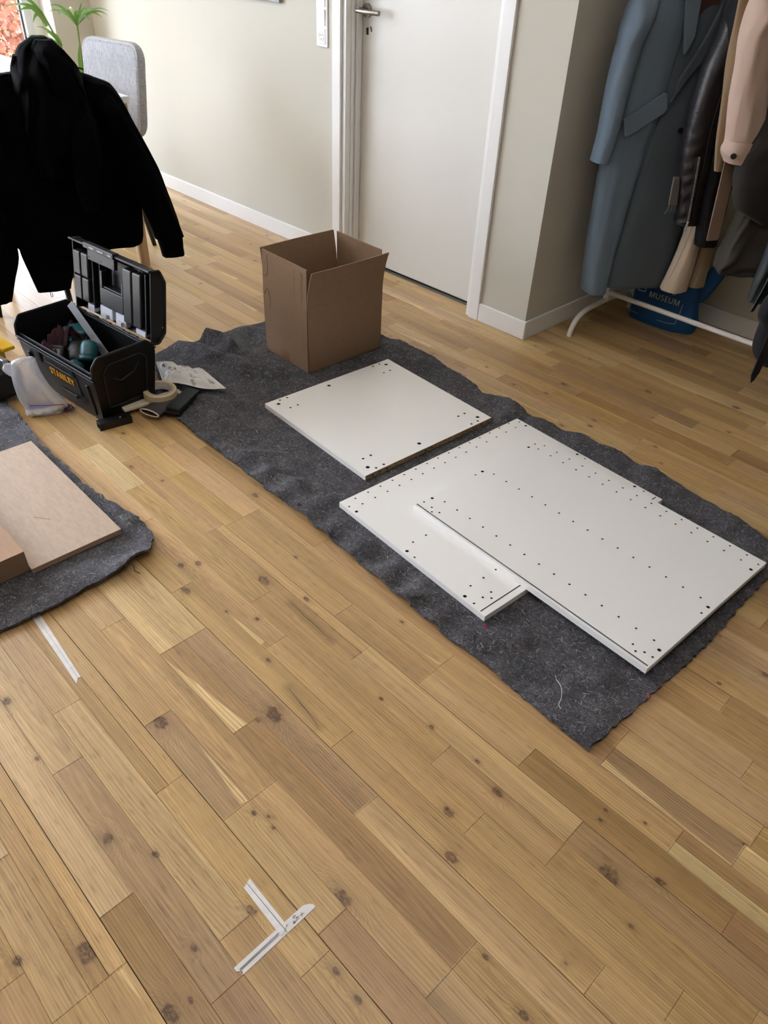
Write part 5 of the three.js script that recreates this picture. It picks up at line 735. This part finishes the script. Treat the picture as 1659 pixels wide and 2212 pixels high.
{ // beige wool jacket with a buttoned cuff
  const O = [0.62, -0.3], t = thing('wool_jacket', 'pinkish beige wool jacket with a buttoned sleeve cuff', 'jacket', [0, 0, 0]), pm = wool(0xc4ab9b, { sheen: 0.15 });
  part('sleeve', garment(O, RU, [[1.38, -0.16, 0.03, 0.05], [1.258, -0.186, -0.036, 0.055], [1.168, -0.188, -0.046, 0.055], [1.074, -0.173, -0.044, 0.052], [0.94, -0.146, -0.019, 0.05], [0.865, -0.128, 0.006, 0.048], [0.855, -0.128, 0.008, 0.047]], folds(0.04, 0.16, 3, 3, 21), 48, 8), pm, t);
  part('cuff', garment(O, RU, [[0.866, -0.13, 0.01, 0.05, 0.004], [0.834, -0.135, 0.022, 0.052, 0.004], [0.798, -0.112, 0.024, 0.05, 0.004]], folds(0.01, 0.04, 3, 3, 2), 48, 8, true, false), pm, t);
  const b = onG(O, -0.118, 0.826, 0.045); part('button', mv(new THREE.CylinderGeometry(0.0085, 0.0105, 0.006, 24).rotateX(Math.PI / 2), ...b, 0, 0.45), M(0x16181a, 0.35), t);
  part('body', garment([0.7, -0.42], RU, [[1.38, -0.14, 0.12, 0.04], [1.2, -0.12, 0.16, 0.05], [1.0, -0.1, 0.16, 0.05]], folds(0.03, 0.1), 40, 6), pm, t);
  slab([0.62, -0.38], [[-0.158, 0.83], [-0.105, 0.83], [-0.084, 0.523], [-0.088, 0.516], [-0.128, 0.514], [-0.132, 0.522]], 0.006, 0, wool(0x8f7562), 'belt_end', t, 0.002); hanger(O, -0.03, t, 0.1);
  const ol = thing('olive_coat', 'dark olive brown wool coat hanging under the beige sleeve', 'coat', [0, 0, 0]), om = wool(0x3a352e);
  part('upper_tier', garment([0.72, -0.38], RU, [[1.38, -0.1, 0.25, 0.04], [1.1, -0.16, 0.3, 0.05], [0.9, -0.19, 0.32, 0.055], [0.806, -0.215, 0.33, 0.055], [0.72, -0.2, 0.33, 0.055], [0.655, -0.17, 0.33, 0.05], [0.6, -0.06, 0.33, 0.045]], folds(0.04, 0.15, 4, 2, 22), 56, 8), wool(0x2a2723), ol);
  part('skirt', garment([0.72, -0.46], RU, [[0.8, -0.15, 0.16, 0.05], [0.623, -0.182, 0.15, 0.055], [0.506, -0.198, 0.13, 0.06], [0.43, -0.207, 0.08, 0.06], [0.405, -0.19, 0.0, 0.05]], folds(0.05, 0.2, 5, 1.5, 30), 56, 8), om, ol); hanger([0.72, -0.38], 0.02, ol);
}
{ // far right garments
  const O = [0.92, -0.3], t = thing('grey_raincoat', 'dark grey coat with a pointed loose tie near the right edge', 'coat', [0, 0, 0]), gm = M(0x22272a, 0.55);
  part('coat_body', garment(O, RU, [[1.38, -0.16, 0.24, 0.04], [1.0, -0.18, 0.26, 0.05], [0.7, -0.185, 0.22, 0.05], [0.595, -0.19, 0.18, 0.05], [0.483, -0.197, 0.1, 0.045], [0.4, -0.195, 0.0, 0.04]], folds(0.04, 0.15, 4, 2, 31), 48, 8), gm, t);
  slab(O, [[-0.17, 0.64], [-0.155, 0.62], [-0.183, 0.461], [-0.205, 0.389], [-0.214, 0.385], [-0.216, 0.392], [-0.2, 0.47]], 0.006, 0.052, M(0x15181a, 0.5), 'tie_end', t); hanger(O, 0, t);
  const Q = [1.0, -0.2], k = thing('black_coat', 'long black coat with a pointed belt end at the right edge', 'coat', [0, 0, 0]), km = wool(0x0c0d10);
  part('coat_body', garment(Q, RU, [[1.38, -0.12, 0.12, 0.04], [1.0, -0.15, 0.13, 0.05], [0.6, -0.155, 0.13, 0.05], [0.467, -0.165, 0.13, 0.05], [0.366, -0.165, 0.13, 0.05], [0.26, -0.15, 0.12, 0.05], [0.215, -0.11, 0.1, 0.045]], folds(0.04, 0.15, 4, 2, 40), 48, 8), km, k);
  slab(Q, [[-0.15, 0.52], [-0.13, 0.5], [-0.15, 0.34], [-0.158, 0.22], [-0.168, 0.19], [-0.177, 0.18], [-0.186, 0.21], [-0.184, 0.35]], 0.006, 0.06, km, 'belt_end', k); hanger(Q, 0.04, k);
}
{ // blue tote bag on the floor behind the rack
  const t = thing('tote_bag', 'blue shopping bag with white printed lettering behind the clothes rack', 'bag', [0.3, 0, -0.575], 0.085), bm = M(0x12518c, 0.7, { bumpMap: scaled(woolT, 4), bumpScale: 0.001 }), wm = M(0xd9dde0, 0.6);
  const cr = folds(0.03, 0.08, 5, 3, 17);
  part('bag_body', loft([[[-0.01, 0.275, -0.075], [0.132, 0, 0], [0, 0, 0.025]], [[-0.003, 0.22, -0.07], [0.142, 0, 0], [0, 0, 0.045]], [[0.004, 0.12, -0.065], [0.148, 0, 0], [0, 0, 0.06]], [[0.012, 0.04, -0.065], [0.154, 0, 0], [0, 0, 0.068]], [[0.012, 0.002, -0.065], [0.152, 0, 0], [0, 0, 0.066]]], 64, cr, true, true, 8), bm, t);
  part('side_flap', loft([[[0.19, 0.3, -0.09], [0.04, 0.01, 0], [0, 0, 0.012]], [[0.165, 0.22, -0.085], [0.035, 0, 0], [0, 0, 0.02]], [[0.14, 0.14, -0.08], [0.025, 0, 0], [0, 0, 0.025]]], 32, cr), bm, t);
  part('lettering', [mv(letters('MUSEUM', 0.024, 0.001, fontR, 1.05), 0.022, 0.138, 0.004, -0.08, 0, -0.02), mv(letters('A O', 0.022, 0.001, fontR, 1.1), 0.04, 0.175, -0.003, -0.12, 0, -0.02)], wm, t, 'white printed lettering');
  part('printed_mark', [tube([[-0.105, 0.165, -0.001], [-0.104, 0.14, 0.002], [-0.072, 0.142, 0.002], [-0.072, 0.165, -0.001]], 0.0022, 30, 6, false), tube([[-0.144, 0.058, 0.0045], [-0.125, 0.044, 0.0055], [-0.075, 0.037, 0.0065]], 0.0011, 20, 6), tube([[0.107, 0.135, 0.003], [0.106, 0.09, 0.005], [0.1, 0.06, 0.006], [0.101, 0.044, 0.0065], [0.06, 0.037, 0.0072], [0.016, 0.037, 0.0074]], 0.0011, 40, 6, false)], wm, t);
}
renderer.render(scene, camera);
